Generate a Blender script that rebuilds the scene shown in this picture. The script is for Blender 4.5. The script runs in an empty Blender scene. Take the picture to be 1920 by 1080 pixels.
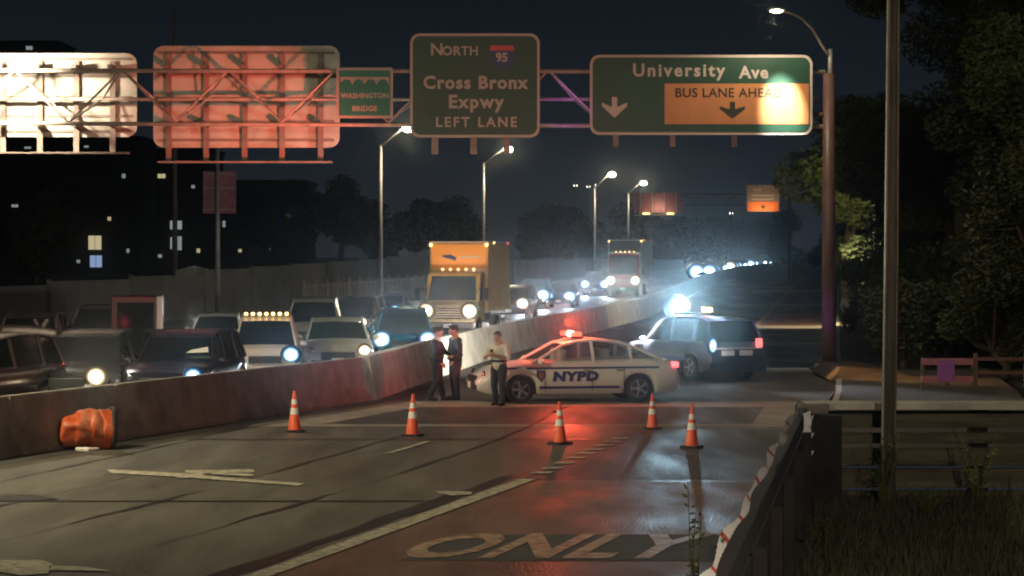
import bpy, math, random
from mathutils import Vector, Matrix
R = math.radians
random.seed(7)
sc = bpy.context.scene
col = sc.collection

# ------------------------------------------------------------------ camera
F = 4500.0          # focal length in photo pixels
EYE = 3.5           # eye height
cd = bpy.data.cameras.new('camera'); cam = bpy.data.objects.new('camera', cd); col.objects.link(cam)
cam.location = (0, 0, EYE); cam.rotation_euler = (R(90), 0, 0)
cd.sensor_width = 36; cd.lens = F/1920*36; cd.shift_y = -60/1920
cd.clip_start = .5; cd.clip_end = 6000
sc.camera = cam

# ------------------------------------------------------------------ world: night sky with city glow at the horizon
w = bpy.data.worlds.new("World"); sc.world = w; w.use_nodes = True
nt = w.node_tree; bg = nt.nodes['Background']
tc = nt.nodes.new('ShaderNodeTexCoord'); sp = nt.nodes.new('ShaderNodeSeparateXYZ'); cr = nt.nodes.new('ShaderNodeValToRGB')
nt.links.new(tc.outputs['Generated'], sp.inputs[0]); nt.links.new(sp.outputs['Z'], cr.inputs['Fac'])
nt.links.new(cr.outputs['Color'], bg.inputs['Color'])
e = cr.color_ramp.elements
e[0].position = 0.0; e[0].color = (.015, .018, .023, 1)
e[1].position = .11; e[1].color = (.0050, .0080, .0105, 1)
m_ = e.new(.045); m_.color = (.0100, .0135, .0185, 1)
m_ = e.new(.5); m_.color = (.005, .007, .010, 1)
bg.inputs['Strength'].default_value = 1.0

sc.view_settings.view_transform = 'Standard'; sc.view_settings.look = 'None'
sc.view_settings.exposure = 0; sc.view_settings.gamma = 1
sc.cycles.use_denoising = True
sc.cycles.max_bounces = 4; sc.cycles.diffuse_bounces = 2; sc.cycles.glossy_bounces = 2
sc.cycles.transmission_bounces = 3; sc.cycles.transparent_max_bounces = 6; sc.cycles.volume_bounces = 0
sc.cycles.sample_clamp_indirect = 3
sc.cycles.filter_width = 2.0

# ------------------------------------------------------------------ ground profile and measuring helpers
KN = [-40, 20, 40, 60, 75, 100, 125, 150, 175, 200, 230, 260, 300, 420, 700, 1200, 3000]
def gz0(D):
    t = max(0, min(1, (D-75)/225.0)); return 1.2*t*t*(3-2*t)
def gz(D):
    if D <= KN[0]: return 0
    for a, b in zip(KN, KN[1:]):
        if D <= b: return gz0(a) + (gz0(b)-gz0(a))*(D-a)/(b-a)
    return gz0(KN[-1])
def lerp(pts, D):
    if D <= pts[0][0]:
        a, b = pts[0], pts[1]
    elif D >= pts[-1][0]:
        a, b = pts[-2], pts[-1]
    else:
        for a, b in zip(pts, pts[1:]):
            if D <= b[0]: break
    return a[1] + (b[1]-a[1])*(D-a[0])/(b[0]-a[0])
RLINE = [(10, -7.6), (26.5, -2.65), (37.5, .25), (46.3, 2.16), (60, 4.2), (103, 10.0), (414, 52.4), (900, 118)]
MED = [(20, -16.0), (41.4, -9.08), (58, -3.70), (78, -1.5), (94, .84), (128, 6.8), (200, 15.4), (414, 43.5), (900, 109)]
NOISE = [(20, -46), (60, -36), (112, -24), (131, -16.3), (175, -6.2), (225, 2), (414, 28), (900, 93)]
XR = lambda D: lerp(RLINE, D)
XM = lambda D: lerp(MED, D)
XN = lambda D: lerp(NOISE, D)
XE = lambda D: XR(D) + lerp([(18, 6.1), (40, 3.75), (60, 3.9), (900, 3.9)], D)     # right kerb
def gpt(px, py):
    D = 40
    for _ in range(60): D = F*(EYE-gz(D))/(py-480)
    return ((px-960)/F*D, D)
def X_at(px, D): return (px-960)/F*D
def Z_at(py, D): return EYE-(py-480)/F*D

# ------------------------------------------------------------------ materials
def mat(name, c, rough=.6, metal=0, var=.0, vscale=3, bump=0, bscale=40, emit=None, es=0, alpha=1, spec=.5, rvar=0, stretch=None, c2=None):
    m = bpy.data.materials.new(name); m.use_nodes = True
    n = m.node_tree; b = n.nodes['Principled BSDF']
    b.inputs['Base Color'].default_value = (*c, 1); b.inputs['Roughness'].default_value = rough
    b.inputs['Metallic'].default_value = metal; b.inputs['Specular IOR Level'].default_value = spec
    if emit: b.inputs['Emission Color'].default_value = (*emit, 1); b.inputs['Emission Strength'].default_value = es
    if alpha < 1: b.inputs['Alpha'].default_value = alpha
    if var or bump or rvar:
        t = n.nodes.new('ShaderNodeTexCoord'); mp = n.nodes.new('ShaderNodeMapping')
        n.links.new(t.outputs['Object'], mp.inputs[0])
        if stretch: mp.inputs['Scale'].default_value = stretch[:3]; mp.inputs['Rotation'].default_value = (0, 0, stretch[3] if len(stretch) > 3 else 0)
    if var:
        no = n.nodes.new('ShaderNodeTexNoise'); no.inputs['Scale'].default_value = vscale; no.inputs['Detail'].default_value = 9
        no.inputs['Roughness'].default_value = .65
        n.links.new(mp.outputs[0], no.inputs['Vector'])
        r = n.nodes.new('ShaderNodeValToRGB'); n.links.new(no.outputs['Fac'], r.inputs[0])
        k = c2 or tuple(x*(1-var) for x in c)
        r.color_ramp.elements[0].color = (*k, 1); r.color_ramp.elements[0].position = .36
        r.color_ramp.elements[1].color = (*[min(1, x*(1+var*.45)) for x in c], 1); r.color_ramp.elements[1].position = .66
        n.links.new(r.outputs[0], b.inputs['Base Color'])
    if rvar:
        no = n.nodes.new('ShaderNodeTexNoise'); no.inputs['Scale'].default_value = vscale*.6; no.inputs['Detail'].default_value = 4
        n.links.new(mp.outputs[0], no.inputs['Vector'])
        mr = n.nodes.new('ShaderNodeMapRange'); n.links.new(no.outputs['Fac'], mr.inputs[0])
        mr.inputs[1].default_value = .35; mr.inputs[2].default_value = .65
        mr.inputs[3].default_value = rough-rvar; mr.inputs[4].default_value = min(1, rough+rvar)
        n.links.new(mr.outputs[0], b.inputs['Roughness'])
    if bump:
        no = n.nodes.new('ShaderNodeTexNoise'); no.inputs['Scale'].default_value = bscale; no.inputs['Detail'].default_value = 3
        n.links.new(mp.outputs[0], no.inputs['Vector'])
        bp = n.nodes.new('ShaderNodeBump'); bp.inputs['Strength'].default_value = bump; bp.inputs['Distance'].default_value = .02
        n.links.new(no.outputs['Fac'], bp.inputs['Height']); n.links.new(bp.outputs[0], b.inputs['Normal'])
    return m
def glow(name, c, s):
    m = bpy.data.materials.new(name); m.use_nodes = True; n = m.node_tree
    n.nodes.clear(); o = n.nodes.new('ShaderNodeOutputMaterial'); e = n.nodes.new('ShaderNodeEmission')
    e.inputs[0].default_value = (*c, 1); e.inputs[1].default_value = s; n.links.new(e.outputs[0], o.inputs[0]); return m
ST = (1, .16, 1, R(-10))
def halo_lamp(name, core, rim, s):        # lamp ball, its glare halo painted as a fading coloured rim
    m = glow(name, core, s); n = m.node_tree; e = [x for x in n.nodes if x.type == 'EMISSION'][0]
    t = n.nodes.new('ShaderNodeTexCoord'); v = n.nodes.new('ShaderNodeVectorMath'); v.operation = 'SUBTRACT'; v.inputs[1].default_value = (.5, .5, .5)
    n.links.new(t.outputs['Generated'], v.inputs[0]); w2 = n.nodes.new('ShaderNodeVectorMath'); w2.operation = 'MULTIPLY'; w2.inputs[1].default_value = (0, 2, 2)
    n.links.new(v.outputs[0], w2.inputs[0]); l = n.nodes.new('ShaderNodeVectorMath'); l.operation = 'LENGTH'; n.links.new(w2.outputs[0], l.inputs[0])
    mr = n.nodes.new('ShaderNodeMapRange'); n.links.new(l.outputs['Value'], mr.inputs[0]); mr.inputs[1].default_value = 1; mr.inputs[2].default_value = 0; mr.inputs[3].default_value = 0; mr.inputs[4].default_value = 1
    p = n.nodes.new('ShaderNodeMath'); p.operation = 'POWER'; p.inputs[1].default_value = 4.2; n.links.new(mr.outputs[0], p.inputs[0])
    q = n.nodes.new('ShaderNodeMath'); q.operation = 'MULTIPLY_ADD'; q.inputs[1].default_value = s; q.inputs[2].default_value = .03; n.links.new(p.outputs[0], q.inputs[0]); n.links.new(q.outputs[0], e.inputs[1])
    mx = n.nodes.new('ShaderNodeMix'); mx.data_type = 'RGBA'; n.links.new(mr.outputs[0], mx.inputs[0]); mx.inputs[6].default_value = (*rim, 1); mx.inputs[7].default_value = (*core, 1); n.links.new(mx.outputs[2], e.inputs[0])
    return m
M = dict(
 asphalt=mat('asphalt', (.096, .089, .075), .50, var=.45, vscale=1.1, bump=.35, bscale=70, rvar=.12, stretch=ST, spec=.45),
 asphalt2=mat('asphalt_patch', (.046, .043, .040), .52, var=.35, vscale=1.5, bump=.45, bscale=35, rvar=.14, stretch=ST),
 concrete_road=mat('concrete_road', (.29, .25, .20), .5, var=.35, vscale=1.2, bump=.4, bscale=30, rvar=.12),
 red_lane=mat('red_lane', (.135, .072, .052), .52, var=.45, vscale=1.6, bump=.5, bscale=25, rvar=.15, stretch=(1, .3, 1, R(-10)), c2=(.10, .055, .042)),
 paint=mat('road_paint', (.42, .38, .29), .6, var=.5, vscale=7, c2=(.13, .12, .10), bump=.3, bscale=40),
 paint_worn=mat('worn_paint', (.36, .27, .19), .55, var=.6, vscale=5, bump=.3, bscale=40, c2=(.15, .07, .05)),
 tar=mat('tar_seal', (.018, .018, .018), .35, bump=.3),
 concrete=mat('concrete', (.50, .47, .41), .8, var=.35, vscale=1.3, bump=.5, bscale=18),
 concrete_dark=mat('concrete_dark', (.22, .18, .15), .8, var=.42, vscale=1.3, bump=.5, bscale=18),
 dirt=mat('dirt', (.045, .042, .03), .95, var=.5, vscale=.8, bump=.6, bscale=12),
 grass=mat('grass_blades', (.05, .052, .022), .8, var=.5, vscale=1.5),
 noise_wall=mat('noise_wall', (.15, .145, .15), .75, var=.3, vscale=.6, bump=.3),
 steel=mat('galvanised', (.45, .42, .40), .5, metal=.3, var=.2, vscale=4),
 truss=mat('truss_paint', (.50, .41, .36), .5, metal=.15, var=.25, vscale=3),
 pave=mat('pavement_slab', (.085, .075, .065), .85, var=.4, vscale=1.2, bump=.4, bscale=18),
 rust=mat('pole_brown', (.16, .085, .075), .42, var=.3, vscale=3, bump=.2),
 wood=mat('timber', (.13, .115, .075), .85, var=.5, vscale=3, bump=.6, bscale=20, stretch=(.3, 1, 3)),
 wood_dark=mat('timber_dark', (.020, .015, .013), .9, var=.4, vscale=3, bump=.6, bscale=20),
 pole_wood=mat('utility_pole_wood', (.14, .11, .08), .85, var=.4, vscale=4, bump=.6, bscale=15, stretch=(4, 4, .4)),
 sign_back=mat('sign_back', (.50, .46, .40), .5, metal=.1, var=.22, vscale=1.1),
 sign_beam=mat('sign_beam', (.26, .19, .16), .6, var=.3, vscale=2),
 green=mat('sign_green', (.010, .050, .030), .42, var=.2, vscale=1.2),
 green2=mat('sign_green_bright', (.004, .16, .11), .42),
 orange=mat('sign_orange', (.46, .185, .07), .45, var=.12, vscale=1.5),
 white=mat('sign_white', (.44, .36, .33), .5),
 dark_text=mat('sign_dark', (.02, .022, .016), .5),
 shield_blue=mat('shield_blue', (.02, .03, .13), .4), shield_red=mat('shield_red', (.55, .05, .04), .4),
 cone=mat('cone_orange', (.85, .11, .04), .5, var=.15), cone_white=mat('cone_white', (.75, .72, .68), .4), rubber=mat('rubber', (.02, .02, .02), .8),
 drum=mat('drum_orange', (.45, .075, .02), .5, var=.35, vscale=4, bump=.5, bscale=6),
 drum_band=mat('dirty_band', (.40, .11, .05), .6, var=.5, vscale=6),
 glass=mat('car_glass', (.008, .010, .012), .06, spec=.8), glass_clear=mat('clear_glass', (.03, .035, .04), .05, alpha=.35, spec=.7),
 black=mat('black_plastic', (.012, .012, .013), .45), chrome=mat('chrome', (.6, .6, .6), .2, metal=1), rim=mat('wheel_rim', (.30, .30, .31), .35, metal=.7),
 seat=mat('seat_cloth', (.45, .42, .38), .8),
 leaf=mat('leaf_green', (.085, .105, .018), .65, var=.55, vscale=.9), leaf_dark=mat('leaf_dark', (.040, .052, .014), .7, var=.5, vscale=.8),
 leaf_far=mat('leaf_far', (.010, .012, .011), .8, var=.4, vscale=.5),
 bark=mat('bark', (.06, .045, .032), .9, bump=.7, bscale=10, var=.3),
 brick=mat('brick_dark', (.016, .015, .016), .85, var=.3, vscale=.6), win_dark=mat('window_dark', (.012, .014, .018), .2),
 skin=mat('skin', (.42, .22, .15), .55), hair=mat('hair_black', (.012, .010, .009), .6), navy=mat('navy_cloth', (.008, .012, .028), .8, var=.3, vscale=6),
 shirt=mat('white_shirt', (.62, .56, .50), .8, var=.12, vscale=8), boots=mat('black_leather', (.01, .01, .01), .4),
 tape=mat('plastic_tape', (.88, .85, .83), .35, var=.12, vscale=20, bump=.3, bscale=30), tape_red=mat('tape_red', (.6, .07, .05), .4),
 police_white=mat('police_white', (.62, .60, .57), .28, spec=.6), police_blue=mat('police_blue', (.02, .035, .16), .35),
 lit_patch=mat('lit_patch_pale', (.5, .53, .5), .6),
 h_warm=halo_lamp('lamp_warm', (1, .86, .62), (1, .62, .28), 70), h_cool=halo_lamp('lamp_cool', (.62, .86, 1), (.08, .38, .9), 70), h_white=halo_lamp('lamp_white', (1, .92, .82), (.9, .6, .45), 70),
 lamp=glow('street_lamp_glow', (1, .88, .62), 60), red_on=glow('beacon_red', (1, .06, .03), 5), red_core=glow('beacon_core', (1, .45, .30), 22),
 tail=glow('tail_red', (1, .10, .10), 3.0), tail_dim=mat('tail_lens', (.30, .01, .01), .2, emit=(1, .04, .03), es=.35), amber=glow('amber', (1, .42, .08), 14),
 marker=glow('marker_amber', (1, .62, .22), 5), beacon_white=halo_lamp('takedown_white', (.65, .9, 1), (.25, .6, 1), 90), plate=mat('plate', (.6, .55, .5), .5),
 win_warm=glow('win_warm', (1, .85, .5), .55), win_cool=glow('win_cool', (.45, .62, 1), .55), win_white=glow('win_white', (.75, .85, .85), .35), win_blue=glow('win_blue', (.05, .12, .8), .25),
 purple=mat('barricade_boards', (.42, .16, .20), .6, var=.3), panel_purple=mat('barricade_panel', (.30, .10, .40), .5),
)

# ------------------------------------------------------------------ mesh builder
class MB:
    def __init__(s): s.v = []; s.f = []; s.m = []; s.mi = 0; s.sm = []
    def add(s, vs, fs, smooth=False):
        o = len(s.v); s.v += [tuple(p) for p in vs]
        for f in fs: s.f.append(tuple(i+o for i in f)); s.m.append(s.mi); s.sm.append(smooth)
        return s
    def mat(s, i): s.mi = i; return s
    def box(s, c, d, rz=0, mx=None):
        x, y, z = d[0]/2, d[1]/2, d[2]/2
        p = [Vector((a*x, b*y, k*z)) for k in (-1, 1) for b in (-1, 1) for a in (-1, 1)]
        T = Matrix.Translation(c) @ (mx.to_4x4() if mx else Matrix.Rotation(rz, 4, 'Z'))
        return s.add([T @ q for q in p], [(0, 2, 3, 1), (4, 5, 7, 6), (0, 1, 5, 4), (2, 6, 7, 3), (0, 4, 6, 2), (1, 3, 7, 5)])
    def tube(s, pts, r, n=8, cap=True):
        pts = [Vector(p) for p in pts]; rs = r if isinstance(r, (list, tuple)) else [r]*len(pts)
        vs = []; prev = None
        for i, p in enumerate(pts):
            t = (pts[min(i+1, len(pts)-1)]-pts[max(i-1, 0)]).normalized()
            if prev is None: a = t.orthogonal().normalized()
            else: a = (prev - t*prev.dot(t)).normalized()
            prev = a; b = t.cross(a)
            for k in range(n):
                q = 2*math.pi*k/n; vs.append(p + (a*math.cos(q)+b*math.sin(q))*rs[i])
        fs = [(i*n+k, i*n+(k+1) % n, (i+1)*n+(k+1) % n, (i+1)*n+k) for i in range(len(pts)-1) for k in range(n)]
        s.add(vs, fs, n > 6)
        if cap:
            o = len(s.v)-len(vs)
            s.f.append(tuple(o+k for k in reversed(range(n)))); s.m.append(s.mi); s.sm.append(False)
            s.f.append(tuple(o+(len(pts)-1)*n+k for k in range(n))); s.m.append(s.mi); s.sm.append(False)
        return s
    def lathe(s, prof, n=20, T=None):
        T = T or Matrix.Identity(4); vs = []
        for r, z in prof:
            for k in range(n):
                q = 2*math.pi*k/n; vs.append(T @ Vector((r*math.cos(q), r*math.sin(q), z)))
        fs = [(i*n+k, i*n+(k+1) % n, (i+1)*n+(k+1) % n, (i+1)*n+k) for i in range(len(prof)-1) for k in range(n)]
        s.add(vs, fs, True); return s
    def ball(s, c, r, n=10, m=7, T=None):
        if not isinstance(r, (tuple, list)): r = (r, r, r)
        vs = []; T = T or Matrix.Identity(3)
        for i in range(m+1):
            a = math.pi*i/m
            for k in range(n):
                q = 2*math.pi*k/n
                vs.append(Vector(c) + T @ Vector((r[0]*math.sin(a)*math.cos(q), r[1]*math.sin(a)*math.sin(q), r[2]*math.cos(a))))
        return s.add(vs, [(i*n+k, (i+1)*n+k, (i+1)*n+(k+1) % n, i*n+(k+1) % n) for i in range(m) for k in range(n)], True)
    def prism(s, poly, z0, z1, T=None):      # polygon in xy extruded z0..z1
        T = T or Matrix.Identity(4); n = len(poly)
        vs = [T @ Vector((x, y, z0)) for x, y in poly] + [T @ Vector((x, y, z1)) for x, y in poly]
        return s.add(vs, [tuple(reversed(range(n))), tuple(range(n, 2*n))] + [(i, (i+1) % n, n+(i+1) % n, n+i) for i in range(n)])
    def text(s, txt, size, T, ext=.004, bold=0, align='CENTER', spacing=1.0):
        cu = bpy.data.curves.new('t', 'FONT'); cu.body = txt; cu.size = size; cu.extrude = ext; cu.offset = bold
        cu.align_x = align; cu.align_y = 'CENTER'; cu.space_character = spacing; cu.resolution_u = 3
        o = bpy.data.objects.new('t', cu); col.objects.link(o)
        dg = bpy.context.evaluated_depsgraph_get(); me = bpy.data.meshes.new_from_object(o.evaluated_get(dg))
        s.add([T @ v.co for v in me.vertices], [tuple(p.vertices) for p in me.polygons])
        bpy.data.objects.remove(o); bpy.data.meshes.remove(me); bpy.data.curves.remove(cu); return s
    def build(s, name, mats, parent=None, loc=None, rz=0, bevel=0):
        me = bpy.data.meshes.new(name); me.from_pydata(s.v, [], s.f)
        if not isinstance(mats, (list, tuple)): mats = [mats]
        for m in mats: me.materials.append(m)
        me.polygons.foreach_set('material_index', s.m); me.polygons.foreach_set('use_smooth', s.sm); me.update()
        o = bpy.data.objects.new(name, me); col.objects.link(o)
        if loc: o.location = loc
        o.rotation_euler.z = rz
        if parent: o.parent = parent
        if bevel:
            b = o.modifiers.new('bevel', 'BEVEL'); b.width = bevel; b.segments = 2; b.limit_method = 'ANGLE'
        return o
def tag(o, label, cat, group=None, kind=None):
    if label: o['label'] = label
    if cat: o['category'] = cat
    if group: o['group'] = group
    if kind: o['kind'] = kind
    return o
def struct(o): o['kind'] = 'structure'; return o
def thing(name, label, cat, loc=(0, 0, 0), rz=0, group=None):
    o = bpy.data.objects.new(name, None); col.objects.link(o); o.location = loc; o.rotation_euler.z = rz; o.empty_display_size = .2
    return tag(o, label, cat, group)
def copy_tree(o, parent=None):
    c = o.copy(); col.objects.link(c); c.parent = parent
    for ch in list(o.children): copy_tree(ch, c)
    return c
def light(name, kind, energy, color, loc, aim=None, size=None, blend=.5, rad=.1, parent=None):
    l = bpy.data.lights.new(name, kind); l.energy = energy; l.color = color; l.shadow_soft_size = rad
    if kind == 'SPOT': l.spot_size = R(size); l.spot_blend = blend
    o = bpy.data.objects.new(name, l); col.objects.link(o); o.location = loc
    if aim is not None: o.rotation_euler = (Vector(aim)-Vector(loc)).to_track_quat('-Z', 'Y').to_euler()
    if parent: o.parent = parent
    return o
def ribbon(mb, fl, fr, d0, d1, zo, step=None):
    ds = sorted(set([d0, d1] + [k for k in KN if d0 < k < d1] + ([d0+step*i for i in range(1, int((d1-d0)/step)+1) if d0+step*i < d1] if step else [])))
    vs = []
    for d in ds: vs += [(fl(d), d, gz(d)+zo), (fr(d), d, gz(d)+zo)]
    return mb.add(vs, [(2*i, 2*i+1, 2*i+3, 2*i+2) for i in range(len(ds)-1)])
def flat(mb, pix, zo):       # marking polygon measured on the near, level road
    return mb.add([(*gpt(*p), gz(gpt(*p)[1])+zo) for p in pix], [tuple(range(len(pix)))])

# ================================================================== SETTING
g = MB()
xs = [-1500, -300, -60, -20, 0, 20, 60, 300, 1500]
for d in KN: g.v += [(x, d, gz(d)) for x in xs]
nx = len(xs)
for i in range(len(KN)-1):
    for j in range(nx-1): g.f.append((i*nx+j, i*nx+j+1, (i+1)*nx+j+1, (i+1)*nx+j)); g.m.append(0); g.sm.append(False)
# the ground is cut open in the sunken corner beside the camera
g.f = [f for f in g.f if not (g.v[f[0]][0] >= 0 and g.v[f[0]][0] < 20 and g.v[f[0]][1] < 40)]; g.m = [0]*len(g.f); g.sm = [False]*len(g.f)
g.add([(0, -40, 0), (XE(-40)+0, -40, 0), (2, 18, 0), (XE(18)+.35, 18, 0), (XE(40)+.35, 40, 0), (0, 40, 0), (0, 20, 0)], [(0, 2, 3, 4, 5, 6)])
struct(g.build('ground', M['dirt']))
g = MB(); g.add([(-1.4, -40, -.5), (20, -40, -.5), (20, 40, -.5), (XE(40)+.3, 40, -.5), (XE(18)+.3, 18, -.5)], [(0, 1, 2, 3, 4)])
struct(g.build('lawn', M['dirt']))

rd = MB(); ribbon(rd, lambda d: XM(d), lambda d: XE(d), 12, 900, .004, 4); struct(rd.build('road', M['asphalt']))
rd = MB(); ribbon(rd, lambda d: XN(d), lambda d: XM(d), 12, 900, .004, 6); struct(rd.build('opposite_road', M['asphalt']))
# bus lane, near and far
bl = MB(); ribbon(bl, lambda d: XR(d)+.1, lambda d: XE(d)-.25, 12, gpt(1000, 905)[1], .008, 3)
struct(bl.build('bus_lane', M['red_lane']))
bl = MB(); ribbon(bl, lambda d: XR(d)+.1, lambda d: XE(d)-.1, 96, 420, .008, 5)
struct(bl.build('bus_lane', M['red_lane']))
# concrete joint bands across the carriageway and darker asphalt panels
cb = MB()
for (a, b) in ((gpt(0, 800)[1], gpt(0, 753)[1]),): ribbon(cb, lambda d: XM(d)+1.0, lambda d: XE(d)-.02, a, b, .008, 2)
struct(cb.build('bridge_joint_slab', M['concrete_road']))
cb = MB(); d0, d1 = gpt(0, 796)[1], gpt(0, 764)[1]; ribbon(cb, lambda d: XM(d)+2.4, lambda d: XR(d)+2.3, d0, d1, .012, 2)
struct(cb.build('asphalt_panel', M['asphalt2']))
cb = MB(); ribbon(cb, lambda d: XR(d)-.1, lambda d: XE(d)-.1, gpt(0, 900)[1], gpt(0, 806)[1], .008, 2)
struct(cb.build('asphalt_panel', M['asphalt2']))
cb = MB()
for a, wd in ((72, 1.2), (79, 2.0), (93, 3.5), (112, 4), (150, 7), (190, 8)): ribbon(cb, lambda d: XR(d)-3, lambda d: XE(d)-.1, a, a+wd, .012)
struct(cb.build('pale_strip', M['concrete_road']))  # paler bands across the right-hand lanes
# tar joints running along and across the lanes
tj = MB()
for off, wd, a, b in ((-4.4, .05, 27, 49), (-6.4, .03, 24, 38), (-2.3, .05, 29, 60), (-.55, .26, 18, 38), (-8.1, .03, 34, 50)):
    ribbon(tj, lambda d: XR(d)+off+.03*math.sin(d*2.3)+.04*math.sin(d*.9), lambda d: XR(d)+off+wd+.04*math.sin(d*2.1+.4)+.03*math.sin(d*.8), a, b, .012, 1.0)
for a in (34.1, 45.6): ribbon(tj, lambda d: XM(d)+1.5, lambda d: XR(d)-.4, a, a+.12, .016)
struct(tj.build('tar_joint', M['tar']))
# gutter along the median
gu = MB(); ribbon(gu, lambda d: XM(d)+.25, lambda d: XM(d)+1.0, 20, 200, .008, 4); struct(gu.build('gutter', M['asphalt2']))
# painted lines
pl = MB(); ribbon(pl, lambda d: XR(d)-.14, lambda d: XR(d)+.14, 12, gpt(990, 900)[1], .020, 2); struct(pl.build('solid_lane_line', M['paint']))
for yy in (890, 881, 871, 861.5, 853, 845.5, 838, 831, 824.5):
    pl = MB(); d = gpt(0, yy)[1]; ribbon(pl, lambda q: XR(q)-.16, lambda q: XR(q)+.16, d, d+.34, .020); struct(pl.build('lane_dash', M['paint']))
pl = MB(); ribbon(pl, lambda d: XR(d)-.1, lambda d: XR(d)+.1, 90, 500, .020, 8); struct(pl.build('far_lane_line', M['paint']))
for k in range(14):
    a = 24+9.2*k
    if k in (1, 3): continue
    pl = MB(); ribbon(pl, lambda q: XR(q)-3.55, lambda q: XR(q)-3.42, a, a+2.7, .020); struct(pl.build('lane_dash', M['paint']))
for k in range(24):
    for off in (-3.6, -7.2, -10.8):
        a = 60+12*k
        pl = MB(); ribbon(pl, lambda q: XM(q)+off-.06, lambda q: XM(q)+off+.06, a, a+3, .020); struct(pl.build('lane_dash', M['paint']))
ar = MB()
flat(ar, [(200, 882), (208, 889), (345, 897), (560, 913), (572, 909), (440, 899), (352, 890)], .020)
flat(ar, [(345, 884), (350, 889), (478, 888), (474, 882)], .020); flat(ar, [(328, 898), (350, 899), (400, 888), (384, 884)], .022)
flat(ar, [(392, 888), (398, 892), (475, 896), (474, 891)], .024)
struct(ar.build('painted_lane_arrow', M['paint']))
ar = MB(); flat(ar, [(815, 922), (822, 927), (850, 932), (884, 929), (886, 924), (850, 924)], .020); struct(ar.build('painted_lane_mark', M['paint']))
ar = MB(); flat(ar, [(-60, 1066), (40, 1082), (90, 1078), (100, 1060), (75, 1053), (-40, 1054)], .020); flat(ar, [(92, 1064), (95, 1072), (210, 1074), (160, 1066)], .020)
struct(ar.build('painted_lane_mark', M['paint']))
ar = MB(); flat(ar, [(-20, 928), (0, 940), (60, 941), (112, 937), (60, 929)], .018); struct(ar.build('tar_patch', M['tar']))
# the word on the bus lane
dn, df = gpt(0, 1053)[1], gpt(0, 1004)[1]
ob = MB(); ribbon(ob, lambda d: XR(d)+1.1, lambda d: XE(d)-.3, dn, df, .012, 1); struct(ob.build('word_background', mat('word_asphalt', (.045, .042, .038), .75, var=.4, vscale=3, bump=.4)))
ow = MB(); dm = (dn+df)/2; xl = XR(dm)+1.25; xr = XE(dm)-.35
sl = (XR(df)-XR(dn))/(df-dn)
T = Matrix.Translation((xl+1.28, dm, .018)) @ Matrix(((1, sl, 0, 0), (0, 1, 0, 0), (0, 0, 1, 0), (0, 0, 0, 1))) @ Matrix.Diagonal((1.2, (df-dn)*1.28, 1, 1))
ow.text('ONLY', 1, T, ext=0, bold=.03, spacing=1.06); struct(ow.build('painted_word', M['paint_worn']))
# pavement on the right with its kerb
pv = MB(); z = .14
ribbon(pv, lambda d: XE(d)+.15, lambda d: XE(d)+4.5, 41, 500, z, 5); struct(pv.build('pavement', M['pave']))
kb = MB(); ribbon(kb, lambda d: XE(d), lambda d: XE(d)+.15, 41, 500, z+.006, 5)
ds = [41]+[k for k in KN if 41 < k < 500]+[500]
kb.add([p for d in ds for p in ((XE(d), d, gz(d)-.1), (XE(d), d, gz(d)+z+.006))], [(2*i, 2*i+2, 2*i+3, 2*i+1) for i in range(len(ds)-1)])
struct(kb.build('kerb', M['concrete']))

# ------------------------------------------------------------------ median barriers and walls
def wall_run(name, label, cat, fx, d0, d1, step, prof, m, group=None):
    """loft a cross-section (list of (dx, z)) along the ground line fx"""
    mb = MB(); ds = []; d = d0
    while d < d1-1e-6: ds.append(d); d += step
    ds.append(d1)
    ds = sorted(set(ds+[k for k in KN if d0 < k < d1])); n = len(prof)
    for d in ds:
        for dx, z in prof: mb.v.append((fx(d)+dx, d, gz(d)+z))
    for i in range(len(ds)-1):
        for j in range(n-1): mb.f.append((i*n+j, (i+1)*n+j, (i+1)*n+j+1, i*n+j+1))
    mb.f.append(tuple(range(n))); mb.f.append(tuple((len(ds)-1)*n+k for k in reversed(range(n))))
    mb.m = [0]*len(mb.f); mb.sm = [False]*len(mb.f)
    return tag(mb.build(name, m), label, cat, group)
jersey = [(.32, -.05), (.32, .08), (.17, .33), (.09, 1.05), (-.09, 1.05), (-.17, .33), (-.32, .08), (-.32, -.05)]
nseg = [(24, 30), (30, 36), (36, 42), (42, 48), (48, 53.2), (53.2, 58)]
nl = ['barrier section nearest the camera, past the picture edge', 'second nearest brown concrete barrier section beside the road',
      'brown concrete barrier section ahead of the orange drum', 'brown concrete barrier section the orange drum leans on',
      'dark scarred barrier section beside the dark parked traffic', 'last dark barrier section before the pale lit wall']
for (a, b), l in zip(nseg, nl):
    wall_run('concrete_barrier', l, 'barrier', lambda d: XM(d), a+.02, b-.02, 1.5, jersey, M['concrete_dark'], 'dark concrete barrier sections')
tall = [(.30, -.05), (.28, .1), (.10, 1.08), (-.15, 1.08), (-.3, .1), (-.3, -.05)]
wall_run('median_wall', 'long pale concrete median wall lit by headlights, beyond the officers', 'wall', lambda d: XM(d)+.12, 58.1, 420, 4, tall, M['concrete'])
mw = bpy.data.objects['median_wall']
for i in range(28):
    d = 62+6.1*i; x_ = XM(d)+.12
    MB().add([(x_+.285, d-.02, gz(d)), (x_+.285, d+.03, gz(d)), (x_+.106, d+.03, gz(d)+1.075), (x_+.106, d-.02, gz(d)+1.075)], [(0, 1, 2, 3)]).build('joint', M['tar'], mw)
def panel_wall(name, label, cat, fx, d0, d1, h, m, th=.2):
    return wall_run(name, label, cat, fx, d0, d1, 6, [(th/2, -.1), (th/2, h), (-th/2, h), (-th/2, -.1)], m)
nw = MB(); ds = [60+7*i for i in range(55)]
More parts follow.
